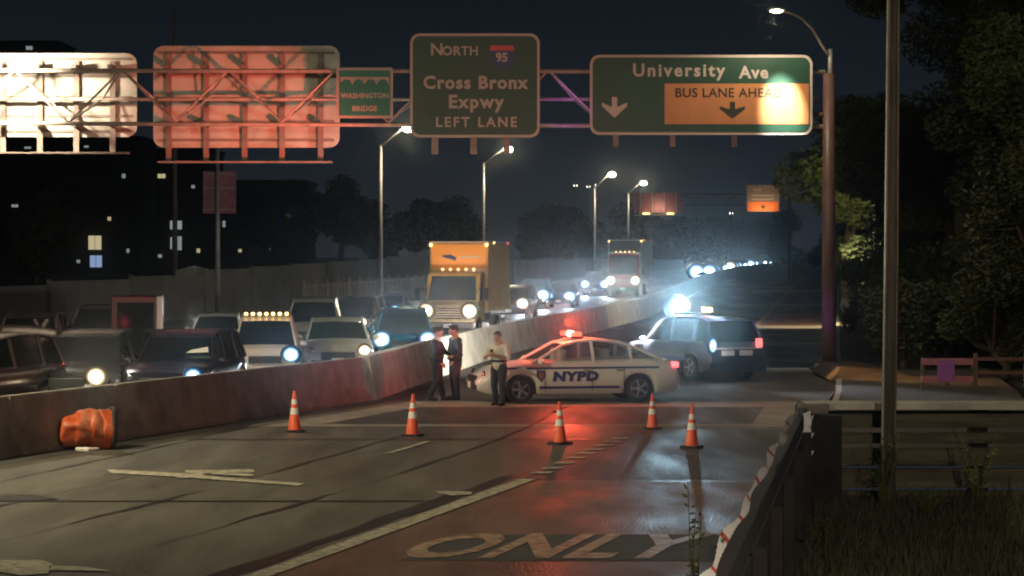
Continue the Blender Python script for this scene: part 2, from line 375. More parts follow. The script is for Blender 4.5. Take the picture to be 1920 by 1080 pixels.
for i in range(len(ds)-1):
    a, b = ds[i], ds[i+1]; h = lerp([(60, 1.3), (112, 1.9), (131, 2.6), (160, 2.9), (175, 2.9), (225, 2.2), (414, 1.6)], a)+(.12 if i % 9 > 5 else 0)
    p, q = Vector((XN(a), a, gz(a))), Vector((XN(b), b, gz(b))); u = (q-p).normalized(); nrm = Vector((u.y, -u.x, 0))*.08
    nw.add([p+nrm, q+nrm, q-nrm, p-nrm, p+nrm+Vector((0, 0, h)), q+nrm+Vector((0, 0, h)), q-nrm+Vector((0, 0, h)), p-nrm+Vector((0, 0, h))],
           [(0, 1, 5, 4), (1, 2, 6, 5), (2, 3, 7, 6), (3, 0, 4, 7), (4, 5, 6, 7)])
    nw.box((p.x, p.y, p.z+h/2+.03), (.22, .22, h+.1))
tag(nw.build('noise_wall', M['noise_wall']), 'grey panelled wall along the far side of the oncoming road', 'wall')
# picket fence in front of it
fr = thing('metal_fence', 'metal fence with bright posts in front of the grey wall, left of the orange truck', 'fence')
pb = MB(); A = Vector((X_at(570, 140), 140, gz(140))); B = Vector((X_at(795, 172), 172, gz(172)))
n = 44
for i in range(n+1):
    p = A.lerp(B, i/n); pb.box((p.x, p.y, p.z+.85), (.11, .03, 1.5))
for zz in (.3, 1.45): pb.tube([A+Vector((0, .05, zz)), B+Vector((0, .05, zz))], .03, 5)
pb.build('picket_panel', M['steel'], fr)
for i in range(13):
    p = A.lerp(B, i/12); MB().box((p.x, p.y-.08, p.z+.88), (.13, .1, 1.86)).build('post', M['white'], fr)
cp = MB(); D = 138  # lit patch of the wall, drawn as a pale panel
for i in range(9):
    x0 = X_at(333, D)+i*.24; h = 1.35-.12*max(0, i-4); cp.box((x0, D+.02*(i % 2), 1.65+h/2-.3+.06*i), (.236, .05, h))
tag(cp.build('lit_wall_patch', M['lit_patch']), 'pale corrugated panel painting a lit patch of the grey wall near the tall pole', 'panel')
# timber guard beside the camera
tg = thing('timber_guardrail', 'dark timber guard wall under the barrier tape, beside the bus lane', 'guardrail')
P0 = Vector((XE(17)+.62, 17, 0)); P1 = Vector((XE(40)+.30, 40, 0)); u = (P1-P0).normalized(); ang = math.atan2(u.y, u.x); L = (P1-P0).length
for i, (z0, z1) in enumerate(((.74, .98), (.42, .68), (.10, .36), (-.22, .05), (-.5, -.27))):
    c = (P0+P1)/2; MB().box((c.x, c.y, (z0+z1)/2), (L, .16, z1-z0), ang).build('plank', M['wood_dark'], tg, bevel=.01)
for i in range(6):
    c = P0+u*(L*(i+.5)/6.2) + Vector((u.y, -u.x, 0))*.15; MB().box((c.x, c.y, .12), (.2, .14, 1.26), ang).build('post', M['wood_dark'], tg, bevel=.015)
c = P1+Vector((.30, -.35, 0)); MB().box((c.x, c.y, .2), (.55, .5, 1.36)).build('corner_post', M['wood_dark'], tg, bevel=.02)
tw = thing('timber_wall', 'low plank retaining wall with a pale top ledge behind the utility pole', 'wall')
x0, x1 = P1.x+.05, 20
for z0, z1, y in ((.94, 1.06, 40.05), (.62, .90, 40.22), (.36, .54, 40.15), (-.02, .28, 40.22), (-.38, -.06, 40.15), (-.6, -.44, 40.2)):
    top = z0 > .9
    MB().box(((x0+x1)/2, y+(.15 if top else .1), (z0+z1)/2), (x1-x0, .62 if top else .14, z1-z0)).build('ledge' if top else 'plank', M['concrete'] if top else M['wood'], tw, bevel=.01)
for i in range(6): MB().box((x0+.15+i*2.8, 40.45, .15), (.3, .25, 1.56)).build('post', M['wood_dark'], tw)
MB().box((x0+.1, 40.1, .74), (.55, .5, .62)).build('end_block', M['concrete_dark'], tw, bevel=.03)

# grass tufts in the sunken corner
gb = MB(); rnd = random.Random(3)
for i in range(9000):
    y = rnd.uniform(26, 40); x = rnd.uniform(XE(y)+.5, min(16, y*.24)); h = rnd.uniform(.06, .22)*(2.2 if rnd.random() < .05 else 1); a = rnd.uniform(0, 6.28); l = rnd.uniform(-.1, .1)
    dx, dy = math.cos(a)*.012, math.sin(a)*.012
    gb.v += [(x-dx, y-dy, -.5), (x+dx, y+dy, -.5), (x+l, y+l*.5, -.5+h)]; k = len(gb.v); gb.f.append((k-3, k-2, k-1))
gb.m = [0]*len(gb.f); gb.sm = [False]*len(gb.f)
tag(gb.build('grass', M['grass']), 'rough grass in the corner beside the timber walls', 'grass', kind='stuff')

# ================================================================== TREES AND PLANTS
def leaves(name, centers, n, leaf, m, parent, seed):
    r = random.Random(seed); v = []; f = []
    per = n//len(centers)
    for (c, rad) in centers:
        for i in range(per):
            d = Vector((r.gauss(0, 1), r.gauss(0, 1), r.gauss(0, 1))).normalized()*rad*(r.random()**.42)
            d.z *= .75
            p = Vector(c)+d; a = Vector((r.gauss(0, 1), r.gauss(0, 1), r.gauss(0, .6))).normalized()*leaf*r.uniform(.6, 1.4); b = a.orthogonal().normalized()*leaf*.45
            k = len(v); v += [p-a, p+b, p+a, p-b]; f.append((k, k+1, k+2, k+3))
    mb = MB(); mb.v = [tuple(q) for q in v]; mb.f = f; mb.m = [0]*len(f); mb.sm = [False]*len(f)
    return mb.build(name, m, parent)
def tree(name, label, X, D, H, cr, cz, n, leaf, m, group, seed, z0=None, squash=.85):
    r = random.Random(seed); base = gz(D)-.05 if z0 is None else z0
    t = thing(name, label, 'tree', (X, D, base), 0, group)
    tr = MB(); th = cz-cr*.5-base
    tp = [(0, 0, 0), (r.uniform(-.2, .2), .1, th*.5), (r.uniform(-.4, .4), 0, th)]; tr.tube(tp, [cr*.085, cr*.065, cr*.05], 9)
    cl = []
    for i in range(17):
        d = Vector((r.gauss(0, 1), r.gauss(0, 1), r.gauss(0, .9))).normalized()*cr*r.uniform(.35, .82); d.z *= squash
        c = Vector((0, 0, cz-base))+d; cl.append((c, cr*r.uniform(.25, .42)))
        mid = (Vector(tp[2])+c)/2+Vector((0, 0, -.2)); tr.tube([tp[2], mid, c], [cr*.035, cr*.02, cr*.008], 5)
    tr.build('trunk', M['bark'], t); leaves('crown', cl, n, leaf, m, t, seed); return t
GR = 'leafy trees along the right pavement'
tree('broadleaf_tree', 'green tree lit by the street lamp, just behind the gantry column', 17.6, 125, 14, 5.6, 9.0, 26000, .17, M['leaf'], GR, 1)
tree('broadleaf_tree', 'dark tree between the gantry column and the utility pole, reaching the top edge', 17.2, 95, 13, 4.7, 8.4, 26000, .14, M['leaf'], GR, 2)
tree('broadleaf_tree', 'dark tree right of the utility pole', 16.6, 75, 12, 4.2, 7.6, 24000, .12, M['leaf_dark'], GR, 3)
tree('broadleaf_tree', 'nearest dark tree, filling the right edge of the picture', 12.9, 56, 11, 3.2, 6.6, 24000, .10, M['leaf_dark'], GR, 4)
tree('broadleaf_tree', 'low green tree far along the pavement, under the distant sign', 28.2, 172, 12, 5.6, 6.4, 16000, .2, M['leaf'], GR, 5)
tree('broadleaf_tree', 'small far tree at the end of the red bus lane', 41, 250, 10, 6, 5.8, 9000, .26, M['leaf'], GR, 6)
tree('broadleaf_tree', 'tall dark tree high above the barricade', 15.9, 84, 13, 4.3, 12.6, 24000, .13, M['leaf_dark'], GR, 8)
tree('broadleaf_tree', 'low bushy tree behind the barricade', 17.5, 70, 6, 3.3, 3.4, 14000, .11, M['leaf_dark'], GR, 9)
tree('broadleaf_tree', 'dense tree at the right edge above the railing', 14.6, 64, 8, 3.0, 4.2, 15000, .11, M['leaf_dark'], GR, 31)
tree('broadleaf_tree', 'tree behind the railing, deep in the dark', 19.5, 88, 8, 4.2, 5.0, 15000, .13, M['leaf_dark'], GR, 32)
tree('broadleaf_tree', 'tree between pavement and darkness behind the distant person', 19.3, 108, 8, 3.8, 5.0, 15000, .14, M['leaf_dark'], GR, 33)
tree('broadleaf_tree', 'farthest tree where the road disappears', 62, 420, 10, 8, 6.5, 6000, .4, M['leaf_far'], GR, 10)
GL = 'dark trees beyond the oncoming road'
for i, (px, D, cr, py, lab) in enumerate((
    (60, 130, 3.0, 440, 'olive tree at the left edge behind the grey wall'),
    (640, 205, 4.3, 400, 'round dark tree left of the lamp post with the unlit arm'),
    (520, 215, 4.6, 410, 'dark tree right of the small sign back on the pole'),
    (830, 230, 4.6, 430, 'round dark tree directly above the orange truck'),
    (720, 250, 4.0, 440, 'small dark tree between the two round ones'),
    (1040, 270, 5.5, 445, 'dark tree behind the tall truck at the street lamps'),
    (1150, 380, 7, 440, 'distant dark tree below the sign backs'),
    (1260, 450, 8, 455, 'distant dark tree behind the white trailer'),
    (1360, 520, 9, 458, 'distant dark tree under the far orange sign'),
    (1450, 560, 9, 455, 'distant dark tree beyond the last headlights'))):
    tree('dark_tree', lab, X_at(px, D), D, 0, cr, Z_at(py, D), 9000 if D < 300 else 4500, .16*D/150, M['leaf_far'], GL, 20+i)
shr = ['shrub at the pavement edge, nearest the barricade', 'second shrub along the dark pavement edge', 'shrub behind the railing at the right edge', 'low shrub beyond the gantry column', 'shrub beside the distant person', 'shrub past the distant person', 'shrub near the far end of the pavement', 'wide shrub low at the right edge behind the railing']
for i, (px, D, r_c, zc) in enumerate(((1700, 72, 2.0, 1.6), (1665, 84, 2.2, 1.9), (1880, 68, 2.2, 1.9), (1625, 140, 3.0, 3.0), (1660, 116, 2.8, 2.4), (1640, 128, 2.8, 2.6), (1600, 165, 3.5, 3.4), (1790, 76, 2.6, 2.3))):
    tree('roadside_shrub', shr[i], X_at(px, D), D, 0, r_c, zc+gz(D), 9000, .12*D/90, M['leaf_dark'], 'shrubs along the right pavement', 60+i)
def weed(label, X, Y, z, h, n, seed, m, spread=.25):
    r = random.Random(seed); t = thing('weed_plant', label, 'plant', (X, Y, z), 0, 'weeds at the timber walls')
    st = MB(); lf = MB()
    for i in range(n):
        tip = Vector((r.uniform(-spread, spread), r.uniform(-spread, spread)*.5, h*r.uniform(.6, 1))); mid = tip*.5+Vector((r.uniform(-.04, .04), 0, .03))
        st.tube([(0, 0, 0), mid, tip], [.008, .006, .003], 5)
        for k in range(16):
            q = Vector((0, 0, 0)).lerp(mid, k/8) if k < 8 else mid.lerp(tip, (k-8)/8)
            a = Vector((r.uniform(-1, 1), r.uniform(-1, 1), r.uniform(-.2, .8))).normalized()*r.uniform(.04, .09); b = a.orthogonal().normalized()*.018
            lf.add([q, q+a*.5+b, q+a, q+a*.5-b], [(0, 1, 2, 3)])
    st.build('stem', m, t); lf.build('foliage', m, t)
weed('tall dark sprig standing up against the bus lane', X_at(1306, 21), 21, .3, 1.35, 3, 1, M['leaf_dark'], .10)
weed('second dark sprig leaning toward the painted word', X_at(1325, 20.4), 20.4, .2, 1.0, 4, 2, M['leaf_dark'], .16)
weed('bushy weed at the foot of the utility pole', X_at(1655, 38.5), 38.5, -.5, 1.25, 12, 3, M['leaf'], .35)
weed('leafy weed climbing the plank wall', X_at(1835, 38.8), 38.8, -.5, 1.3, 14, 4, M['leaf'], .4)
weed('low weed in front of the plank wall', X_at(1740, 37), 37, -.5, .5, 9, 5, M['leaf'], .4)
weed('low weed by the dark corner post', X_at(1545, 33), 33, -.5, .5, 9, 6, M['leaf_dark'], .4)

# ================================================================== BACKGROUND BUILDINGS
def building(label, px0, px1, pytop, D, lit, seed, depth=14):
    x0, x1 = X_at(px0, D), X_at(px1, D); top = Z_at(pytop, D); W_ = x1-x0; base = gz(D)-.2
    b = thing('apartment_building', label, 'building', (x0, D, base), 0, 'dark apartment buildings beyond the road')
    H = top-base
    MB().box((W_/2, depth/2, H/2), (W_, depth, H)).build('wall', M['brick'], b)
    MB().box((W_/2, depth/2, H+.25), (W_+.5, depth+.5, .5)).build('roof_parapet', M['brick'], b)
    r = random.Random(seed); cols = int(W_/2.6); rows = int(H/3.0)
    cells = {}
    for (px, py, wpx, hpx, m) in lit:
        X = X_at(px, D)-x0; Z = Z_at(py, D)-base
        MB().box((X, -.03, Z), (wpx*D/F, .1, hpx*D/F)).build('lit_window', M[m], b)
        MB().box((X, -.09, Z), (.05, .04, hpx*D/F)).build('window_bar', M['brick'], b)
        cells[(round(X/2.6-.5), round(Z/3.0-.5))] = 1
    k = 0
    for i in range(cols):
        for j in range(rows):
            if any(abs(a-i) < 1.1 and abs(c-j) < 1.1 for a, c in cells) or k >= 90: continue
            k += 1; MB().box((1.3+i*2.6, -.02, 1.6+j*3.0), (1.1, .08, 1.4)).build('window', M['win_dark'], b)
    return b
building('tall dark tower behind the brightest sign back, few windows lit', -120, 108, 82, 380, [(55, 90, 12, 7, 'win_white'), (52, 277, 12, 4, 'win_white'), (28, 386, 12, 5, 'win_white')], 1)
building('dark block with the yellow and the blue lit window, beyond the olive tree', 120, 262, 262, 300, [(178, 455, 24, 26, 'win_warm'), (180, 490, 22, 22, 'win_cool'), (162, 275, 8, 4, 'win_white'), (147, 490, 6, 6, 'win_white'), (232, 330, 6, 8, 'win_white'), (205, 410, 6, 7, 'win_warm'), (240, 470, 5, 8, 'win_white')], 2)
building('dark block between the sign backs with a column of lit windows', 262, 395, 285, 320, [(271, 303, 9, 12, 'win_white'), (271, 331, 9, 12, 'win_white'), (303, 330, 14, 8, 'win_warm'), (330, 422, 22, 16, 'win_white'), (323, 456, 7, 22, 'win_white'), (336, 456, 9, 26, 'win_white'), (284, 415, 7, 7, 'win_white'), (372, 470, 6, 8, 'win_warm'), (362, 350, 6, 6, 'win_white'), (300, 480, 7, 6, 'win_white')], 3)
building('low dark block with the deep blue window, right of the tall pole', 405, 575, 345, 300, [(400+20, 420, 5, 12, 'win_white'), (521, 425, 14, 34, 'win_blue'), (537, 404, 12, 5, 'win_white'), (482, 408, 6, 10, 'win_white'), (482, 440, 6, 6, 'win_white'), (537, 442, 10, 8, 'win_white'), (450, 470, 6, 6, 'win_warm'), (505, 468, 5, 5, 'win_white'), (560, 410, 5, 5, 'win_white')], 4)
building('low dark house behind the small street light near the orange truck', 985, 1075, 425, 330, [(1015, 440, 8, 10, 'win_warm')], 5)

# ================================================================== POLES, LAMPS
def lamp_post(label, px, pytop, D, hx, hy, on=True, energy=900, group='street lamps on the oncoming road', m='steel'):
    X = X_at(px, D); b = gz(D); t = thing('street_lamp', label, 'street lamp', (X, D, b), 0, group)
    zt = Z_at(pytop, D)-b; MB().tube([(0, 0, 0), (0, 0, zt)], [.11, .07], 10).build('pole', M[m], t)
    h = Vector((X_at(hx, D)-X, -.3, Z_at(hy, D)-b))
    MB().tube([(0, 0, zt-.1), (h.x*.45, 0, zt+(h.z-zt)*.55), (h.x-.2, -.1, h.z+.03)], [.06, .05, .045], 7).build('arm', M[m], t)
    MB().ball(h+Vector((0, .1, .12)), (.40, .18, .08)).build('lamp_head', M['steel'], t)
    if on:
        MB().ball(h-Vector((0, .1, .03)), (.30, .24, .20)).build('lamp_lens', M['lamp'], t)
        light('lamp_light', 'SPOT', energy, (1, .84, .58), h+Vector((0, -.15, -.25)), h+Vector((0, -.4, -5)), 160, .6, .15, t)
    return t
lamp_post('lamp post whose lamp hides behind the tall green sign', 714, 272, 121, 766, 240, True, 900)
lamp_post('lit lamp post right above the orange truck', 907, 305, 148, 952, 280, True, 900)
lamp_post('lit lamp post by the tall truck with the white trailer', 1115, 352, 190, 1147, 327, True, 900)
lamp_post('farthest lit lamp post, beside the far sign back', 1178, 362, 225, 1206, 343, True, 900)
for px, py, l in ((1079, 348, 'small distant white light, first of the three in a row'), (1103, 350, 'small distant white light, middle of the three in a row'), (1119, 347, 'small distant white light, last of the three in a row'),
                  (990, 416, 'small distant light above the oncoming cars'), (1371, 400, 'small distant light between the far signs'), (1155, 391, 'small distant light left of the far sign back'), (1605, 425, 'tiny light seen through the right trees')):
    D = 420 if px < 1600 else 170
    X = X_at(px, D); t = thing('distant_lamp', l, 'street lamp', (X, D, gz(D)), 0, 'tiny distant lamps'); zt = Z_at(py, D)-gz(D)
    MB().tube([(0, 0, 0), (0, 0, zt)], .08, 6).build('pole', M['black'], t); MB().ball((0, -.1, zt), .28 if D > 200 else .05, 8, 5).build('lamp_lens', M['win_white'] if px in (990, 1155) else M['h_white'], t)
# tall pole with a small sign seen from behind
D = 118; X = X_at(408, D); t = thing('sign_pole', 'tall thin pole carrying a small reddish sign back', 'pole', (X, D, gz(D)))
MB().tube([(0, 0, 0), (0, 0, Z_at(270, D))], [.13, .09], 10).build('pole', M['steel'], t)
MB().box((X_at(411, D)-X, .15, Z_at(365, D)), (62*D/F, .05, 80*D/F)).build('sign_panel', M['purple'], t)
for py in (331, 357, 397): MB().box((X_at(411, D)-X, .09, Z_at(py, D)), (60*D/F, .06, .05)).build('stiffener', M['steel'], t)
D = 160; X = X_at(328, D); tag(MB().tube([(X, D, 0), (X, D, Z_at(14, D))], [.2, .09], 8).build('tall_mast', M['sign_beam']), 'tall thin mast rising above the red-lit sign back', 'mast')

# gantry column with its lamp, right of the road
GD = 71.5; GX = X_at(1554, GD)
gt = thing('overhead_gantry', 'steel truss gantry spanning the whole road, on a brown round column', 'gantry', (GX, GD, 0))
MB().tube([(0, 0, .3), (0, 0, Z_at(138, GD))], [.22, .17], 18).build('column', M['rust'], gt)
MB().tube([(0, 0, 0), (0, 0, .30)], .42, 18).build('base_plate', M['steel'], gt)
MB().tube([(-.05, 0, Z_at(215, GD)), (-.9, 0, Z_at(215, GD))], .07, 8).build('column_bracket', M['rust'], gt)
zt_, zb_, zm_ = Z_at(131, GD), Z_at(230, GD), Z_at(186, GD+1.3)
xl = -34.0
for nm, a, b, rr in (('chord', (xl, 0, zt_), (-.1, 0, zt_-.06), .065), ('chord', (xl, 0, zb_+.02), (-.1, 0, zb_-.12), .065), ('chord', (xl, 1.3, zm_), (-.1, 1.3, zm_), .06)):
    MB().tube([a, b], rr, 10).build(nm, M['truss'], gt)
br = []
x = -.4; k = 0; hs = 1.59
while x > xl+hs:
    a = zt_ if k % 2 else zb_; b = zb_ if k % 2 else zt_
    br.append(((x, 0, a), (x-hs, 0, b))); br.append(((x, 0, a), (x-hs*.5, 1.3, zm_))); br.append(((x-hs, 0, b), (x-hs*.5, 1.3, zm_)))
    x -= hs; k += 1
for a, b in br[:100]: MB().tube([a, b], .034, 6).build('brace', M['truss'], gt)
# far column of the gantry
MB().tube([(xl, 0, 0), (xl, 0, 9.6)], .22, 12).build('column', M['rust'], gt)
pd = MB(); pd.add([(GX-.75, GD-6.2, .1), (GX+1.9, GD-6.4, .1), (GX+2.0, GD+.8, .1), (GX-.5, GD+.8, .1), (GX-.3, GD-4.6, .42), (GX+1.1, GD-4.6, .32), (GX+.9, GD+.5, .34), (GX-.2, GD+.5, .36)],
   [(0, 1, 5, 4), (1, 2, 6, 5), (2, 3, 7, 6), (3, 0, 4, 7), (4, 5, 6, 7)])
tag(pd.build('concrete_ramp', mat('brown_concrete', (.07, .042, .03), .85, var=.4, bump=.5), bevel=.03), 'brown sloping concrete block at the foot of the gantry column', 'block')
lp = thing('street_lamp', 'lit street lamp on a curved arm above the gantry column', 'street lamp', (GX+.02, GD, Z_at(140, GD)))
zz = Z_at(140, GD)
def L_(px, py, dy=0): return (X_at(px, GD)-GX-.02, dy, Z_at(py, GD)-zz)
MB().tube([L_(1557, 140), L_(1557, 92)], [.09, .07], 10).build('pole', M['steel'], lp)
MB().tube([L_(1557, 108), L_(1540, 85, -.1), L_(1520, 55, -.3), L_(1500, 38, -.5), L_(1475, 32, -1.2), L_(1450, 32, -1.9)], [.05, .045, .04, .04, .035, .035], 8).build('arm', M['steel'], lp)
MB().ball(L_(1441, 31, -2.1), (.28, .14, .07)).build('lamp_head', M['steel'], lp)
MB().ball(L_(1441, 33.5, -2.12), (.19, .12, .06)).build('lamp_lens', M['lamp'], lp)
light('lamp_light', 'SPOT', 500, (1, .87, .6), L_(1441, 40, -2.12), L_(1441, 400, -2.0), 165, .5, .12, lp)
light('lamp_beam', 'SPOT', 9500, (1, .93, .80), L_(1446, 46, -2.15), (L_(1463, 200, -.4)), 29, 1.0, .1, lp)

# ------------------------------------------------------------------ signs
def rrect(w_, h_, r, n=5):
    p = []
    for cx, cy, a0 in ((w_/2-r, h_/2-r, 0), (-w_/2+r, h_/2-r, 90), (-w_/2+r, -h_/2+r, 180), (w_/2-r, -h_/2+r, 270)):
        for k in range(n+1): a = R(a0+90*k/n); p.append((cx+r*math.cos(a), cy+r*math.sin(a)))
    return p
UP = Matrix.Rotation(R(90), 4, 'X')           # xy plane -> facing -Y
def sgn(label, px0, py0, px1, py1, D, name='highway_sign'):
    X = X_at((px0+px1)/2, D); Z = Z_at((py0+py1)/2, D)
    return thing(name, label, 'sign', (X, D, Z)), (px1-px0)*D/F, (py1-py0)*D/F
def face(t, w_, h_, m, r=.28, border=True):
    MB().prism(rrect(w_, h_, r), 0, .05, UP).build('border' if border else 'panel', M['white'] if border else M[m], t)
    if border: MB().prism(rrect(w_-.16, h_-.16, r-.06), .048, .062, UP).build('panel', M[m], t)
def T_(x, y, z=.066): return UP @ Matrix.Translation((x, y, z))
SD = GD-.35
def arrow(mb, x, y, s):
    mb.prism([(x+a*s, y+b*s) for a, b in ((-.13, .55), (.13, .55), (.13, .05), (.62, .28), (.62, .1), (0, -.48), (-.62, .1), (-.62, .28), (-.13, .05))], .064, .070, UP)
t, w_, h_ = sgn('tall green sign reading Cross Bronx Expwy with the interstate shield', 769, 63, 1012, 258, SD); face(t, w_, h_, 'green')
q = SD/F
def pt(px, py, X0=890.5, Y0=160.5): return ((px-X0)*q, (Y0-py)*q)
MB().text('N', .50, T_(*pt(819, 94)), bold=.010).text('ORTH', .38, T_(*pt(863, 96.5)), bold=.008, spacing=1.06).build('lettering', M['white'], t)
MB().text('Cross Bronx', .52, T_(*pt(891, 156)), bold=.018, spacing=1.14).build('lettering', M['white'], t)
MB().text('Expwy', .54, T_(*pt(892, 192)), bold=.018, spacing=1.18).build('lettering', M['white'], t)
MB().text('LEFT LANE', .41, T_(*pt(893, 230)), bold=.010, spacing=1.28).build('lettering', M['white'], t)
x, y = pt(941, 106); sh = [(-.40, .30), (-.36, .36), (.36, .36), (.40, .30), (.43, .05), (.36, -.16), (.20, -.34), (0, -.44), (-.20, -.34), (-.36, -.16), (-.43, .05)]
MB().prism([(x+a*.95, y+b*.95) for a, b in sh], .064, .070, UP).build('shield_border', M['shield_blue'], t)
MB().prism([(x+a*.87, y+b*.87) for a, b in sh], .069, .074, UP).build('shield', M['shield_blue'], t)
MB().prism([(x+a, y+b) for a, b in ((-.36, .17), (-.33, .32), (.33, .32), (.36, .17))], .073, .079, UP).build('shield_top', M['shield_red'], t)
MB().text('95', .36, T_(x, y-.04, .078), bold=.012).build('shield_number', M['white'], t)
for px in (815, 888, 950): MB().box(((px-890.5)*q, .25, -h_/2-.18), (.20, .12, .60)).build('light_bracket', M['sign_beam'], t)
t, w_, h_ = sgn('wide green University Ave sign with the orange bus lane panel', 1106, 103, 1523, 253, SD); face(t, w_, h_, 'green')
pu = lambda px, py: pt(px, py, 1314.5, 178)
MB().text('University', .52, T_(*pu(1272, 133)), bold=.015, spacing=1.25).build('lettering', M['white'], t)
MB().text('Ave', .50, T_(*pu(1413, 137)), bold=.015, spacing=1.12).build('lettering', M['white'], t)
x0, y0 = pu(1246, 157); x1, y1 = pu(1516, 233)
MB().prism([(x0, y1), (x1, y1), (x1, y0), (x0, y0)], .063, .070, UP).build('bus_lane_panel', M['orange'], t)
MB().text('BUS LANE AHEAD', .38, UP @ Matrix.Translation((pu(1366, 175)[0], pu(0, 175)[1], .074)), bold=.006, spacing=1.06).build('panel_lettering', M['dark_text'], t)
a = MB(); x, y = pu(1152, 203); arrow(a, x, y, .60); a.build('arrow', M['white'], t)
a = MB(); x, y = pu(1373, 207); a.prism([(x+k*.60, y+j*.60) for k, j in ((-.13, .42), (.13, .42), (.13, .05), (.62, .2), (.62, .06), (0, -.42), (-.62, .06), (-.62, .2), (-.13, .05))], .072, .078, UP); a.build('panel_arrow', M['dark_text'], t)
for px in (1155, 1262, 1378): MB().box(((px-1314.5)*q, .25, -h_/2-.12), (.16, .12, .45)).build('light_bracket', M['sign_beam'], t)
for px in (1200, 1310, 1420): MB().box(((px-1314.5)*q, -.0635, 0), (.008, .004, h_-.2)).build('panel_seam', M['dark_text'], t)
t, w_, h_ = sgn('small bright green Washington Bridge sign with a bridge drawing', 631, 127, 737, 222, SD); face(t, w_, h_, 'green2', .06)
pw = lambda px, py: pt(px, py, 684, 174.5)
x, y = pw(684, 149)
a = MB(); pts = [(-.72, .07), (-.72, -.08)]
for k in range(4):
    cx = -.54+.36*k; pts += [(cx-.15, -.05)]+[(cx+.15*math.cos(R(180-30*j)), -.12+.12*math.sin(R(180-30*j))) for j in range(7)]+[(cx+.16, -.15), (cx+.19, -.15)]
pts += [(.72, -.08), (.72, .07)]
a.prism([(x+m, y+n_) for m, n_ in reversed(pts)], .064, .070, UP); a.build('bridge_drawing', M['white'], t)
MB().text('WASHINGTON', .20, T_(*pw(684, 180)), bold=.008, spacing=1.04).build('lettering', M['white'], t)
MB().text('BRIDGE', .21, T_(*pw(684, 204)), bold=.008, spacing=1.04).build('lettering', M['white'], t)
# the two sign backs (they face the oncoming traffic, beyond the truss)
def sign_back(label, px0, py0, px1, py1, ribs, cat_y, D):
    t, w_, h_ = sgn(label, px0, py0, px1, py1, D, 'highway_sign'); cx = (px0+px1)/2; cy = (py0+py1)/2; qq = D/F
    MB().prism(rrect(w_, h_, .32), 0, .05, UP).build('panel', M['sign_back'], t)
    for k, px in enumerate(ribs):
        x = (px-cx)*qq; b = MB(); z0 = (cy-cat_y)*qq
        b.box((x, -.11, (h_/2-.25+z0)/2), (.05, .12, h_/2-.25-z0)); b.box((x, -.18, (h_/2-.25+z0)/2), (.17, .03, h_/2-.25-z0)); b.build('rib', M['sign_beam'], t)
        MB().box((x+.02, -.5, (cy-128)*qq), (.16, .62, .12)).build('hanger', M['sign_beam'], t)
        MB().box((x+.02, -.5, (cy-236)*qq), (.16, .62, .12)).build('hanger', M['sign_beam'], t)
    for fy in (.86, .44, -.05, -.5, -.86): MB().box((0, -.075, fy*h_/2), (w_-.3, .05, .07)).build('stiffener', M['sign_beam'], t)
    MB().box((0, -.35, (cy-cat_y)*qq), (w_-.4, .5, .05)).build('catwalk', M['sign_beam'], t)
    return t
BD = GD+1.9
sign_back('brightest sign back, lit white at the left edge of the picture', -150, 100, 257, 257, [-60, 8, 77, 145, 213], 288, BD)
sign_back('sign back lit red by the police light, left of the green signs', 288, 86, 637, 277, [318, 388, 460, 530, 602], 305, BD)

# distant gantry with its two signs
D = 240; dg = thing('distant_gantry', 'distant gantry over the road beyond the trucks', 'gantry', (X_at(1480, D), D, gz(D)))
zz = Z_at(384, D)-gz(D); MB().tube([(0, 0, 0), (0, 0, zz+1.5)], .2, 8).build('column', M['rust'], dg)
for dz in (0, 1.1): MB().tube([(0, .4, zz+dz), (X_at(1170, D)-X_at(1480, D), .4, zz+dz)], .06, 6).build('chord', M['rust'], dg)
bx = MB(); xx = 0
for i in range(20): bx.tube([(-.8*i, .4, zz+(i % 2)*1.1), (-.8*(i+1), .4, zz+((i+1) % 2)*1.1)], .04, 5)
bx.build('brace', M['rust'], dg)
t = thing('highway_sign', 'distant brown sign back left of the far orange sign', 'sign', (X_at(1234, D), D, Z_at(380, D)))
MB().prism(rrect(92*D/F, 37*D/F, .2), 0, .05, UP).build('panel', M['purple'], t)
for i in range(4): MB().box((-1.8+1.2*i, -.1, 0), (.1, .1, 2.3)).build('rib', M['sign_back'], t)
MB().box((0, -.2, -1.25), (4.6, .3, .06)).build('catwalk', M['steel'], t)
for x in (-1.2, 1.2): MB().box((x, -.3, -1.1), (.7, .15, .14)).build('sign_light', M['marker'], t)
light('sign_glow', 'POINT', 60, (1, .75, .45), (0, -1.0, -.6), parent=t)
t = thing('highway_sign', 'distant sign with an orange lower half near the right trees', 'sign', (X_at(1430, D), D-.3, Z_at(372, D)))
MB().prism(rrect(62*D/F, 50*D/F, .15), 0, .05, UP).build('panel', M['sign_beam'], t)
MB().prism([(-1.55, -1.28), (1.55, -1.28), (1.55, -.35), (-1.55, -.35)], .05, .06, UP).build('orange_panel', mat('lit_orange', (.9, .22, .03), .5), t)
a = MB(); a.prism([(k*.6, -.85+j*.6) for k, j in ((-.13, .42), (.13, .42), (.13, .05), (.5, .2), (0, -.4), (-.5, .2), (-.13, .05))], .06, .064, UP); a.build('arrow', M['dark_text'], t)
for z in (.85, .3, -.1): MB().box((0 if z < .5 else -.6, -.08, z), (2.2 if z < .5 else .8, .03, .16)).build('sign_line', M['white'], t)
light('sign_glow', 'SPOT', 420, (1, .7, .4), (0, -2.2, -2.0), (0, 0, -.5), 90, .8, .1, t)

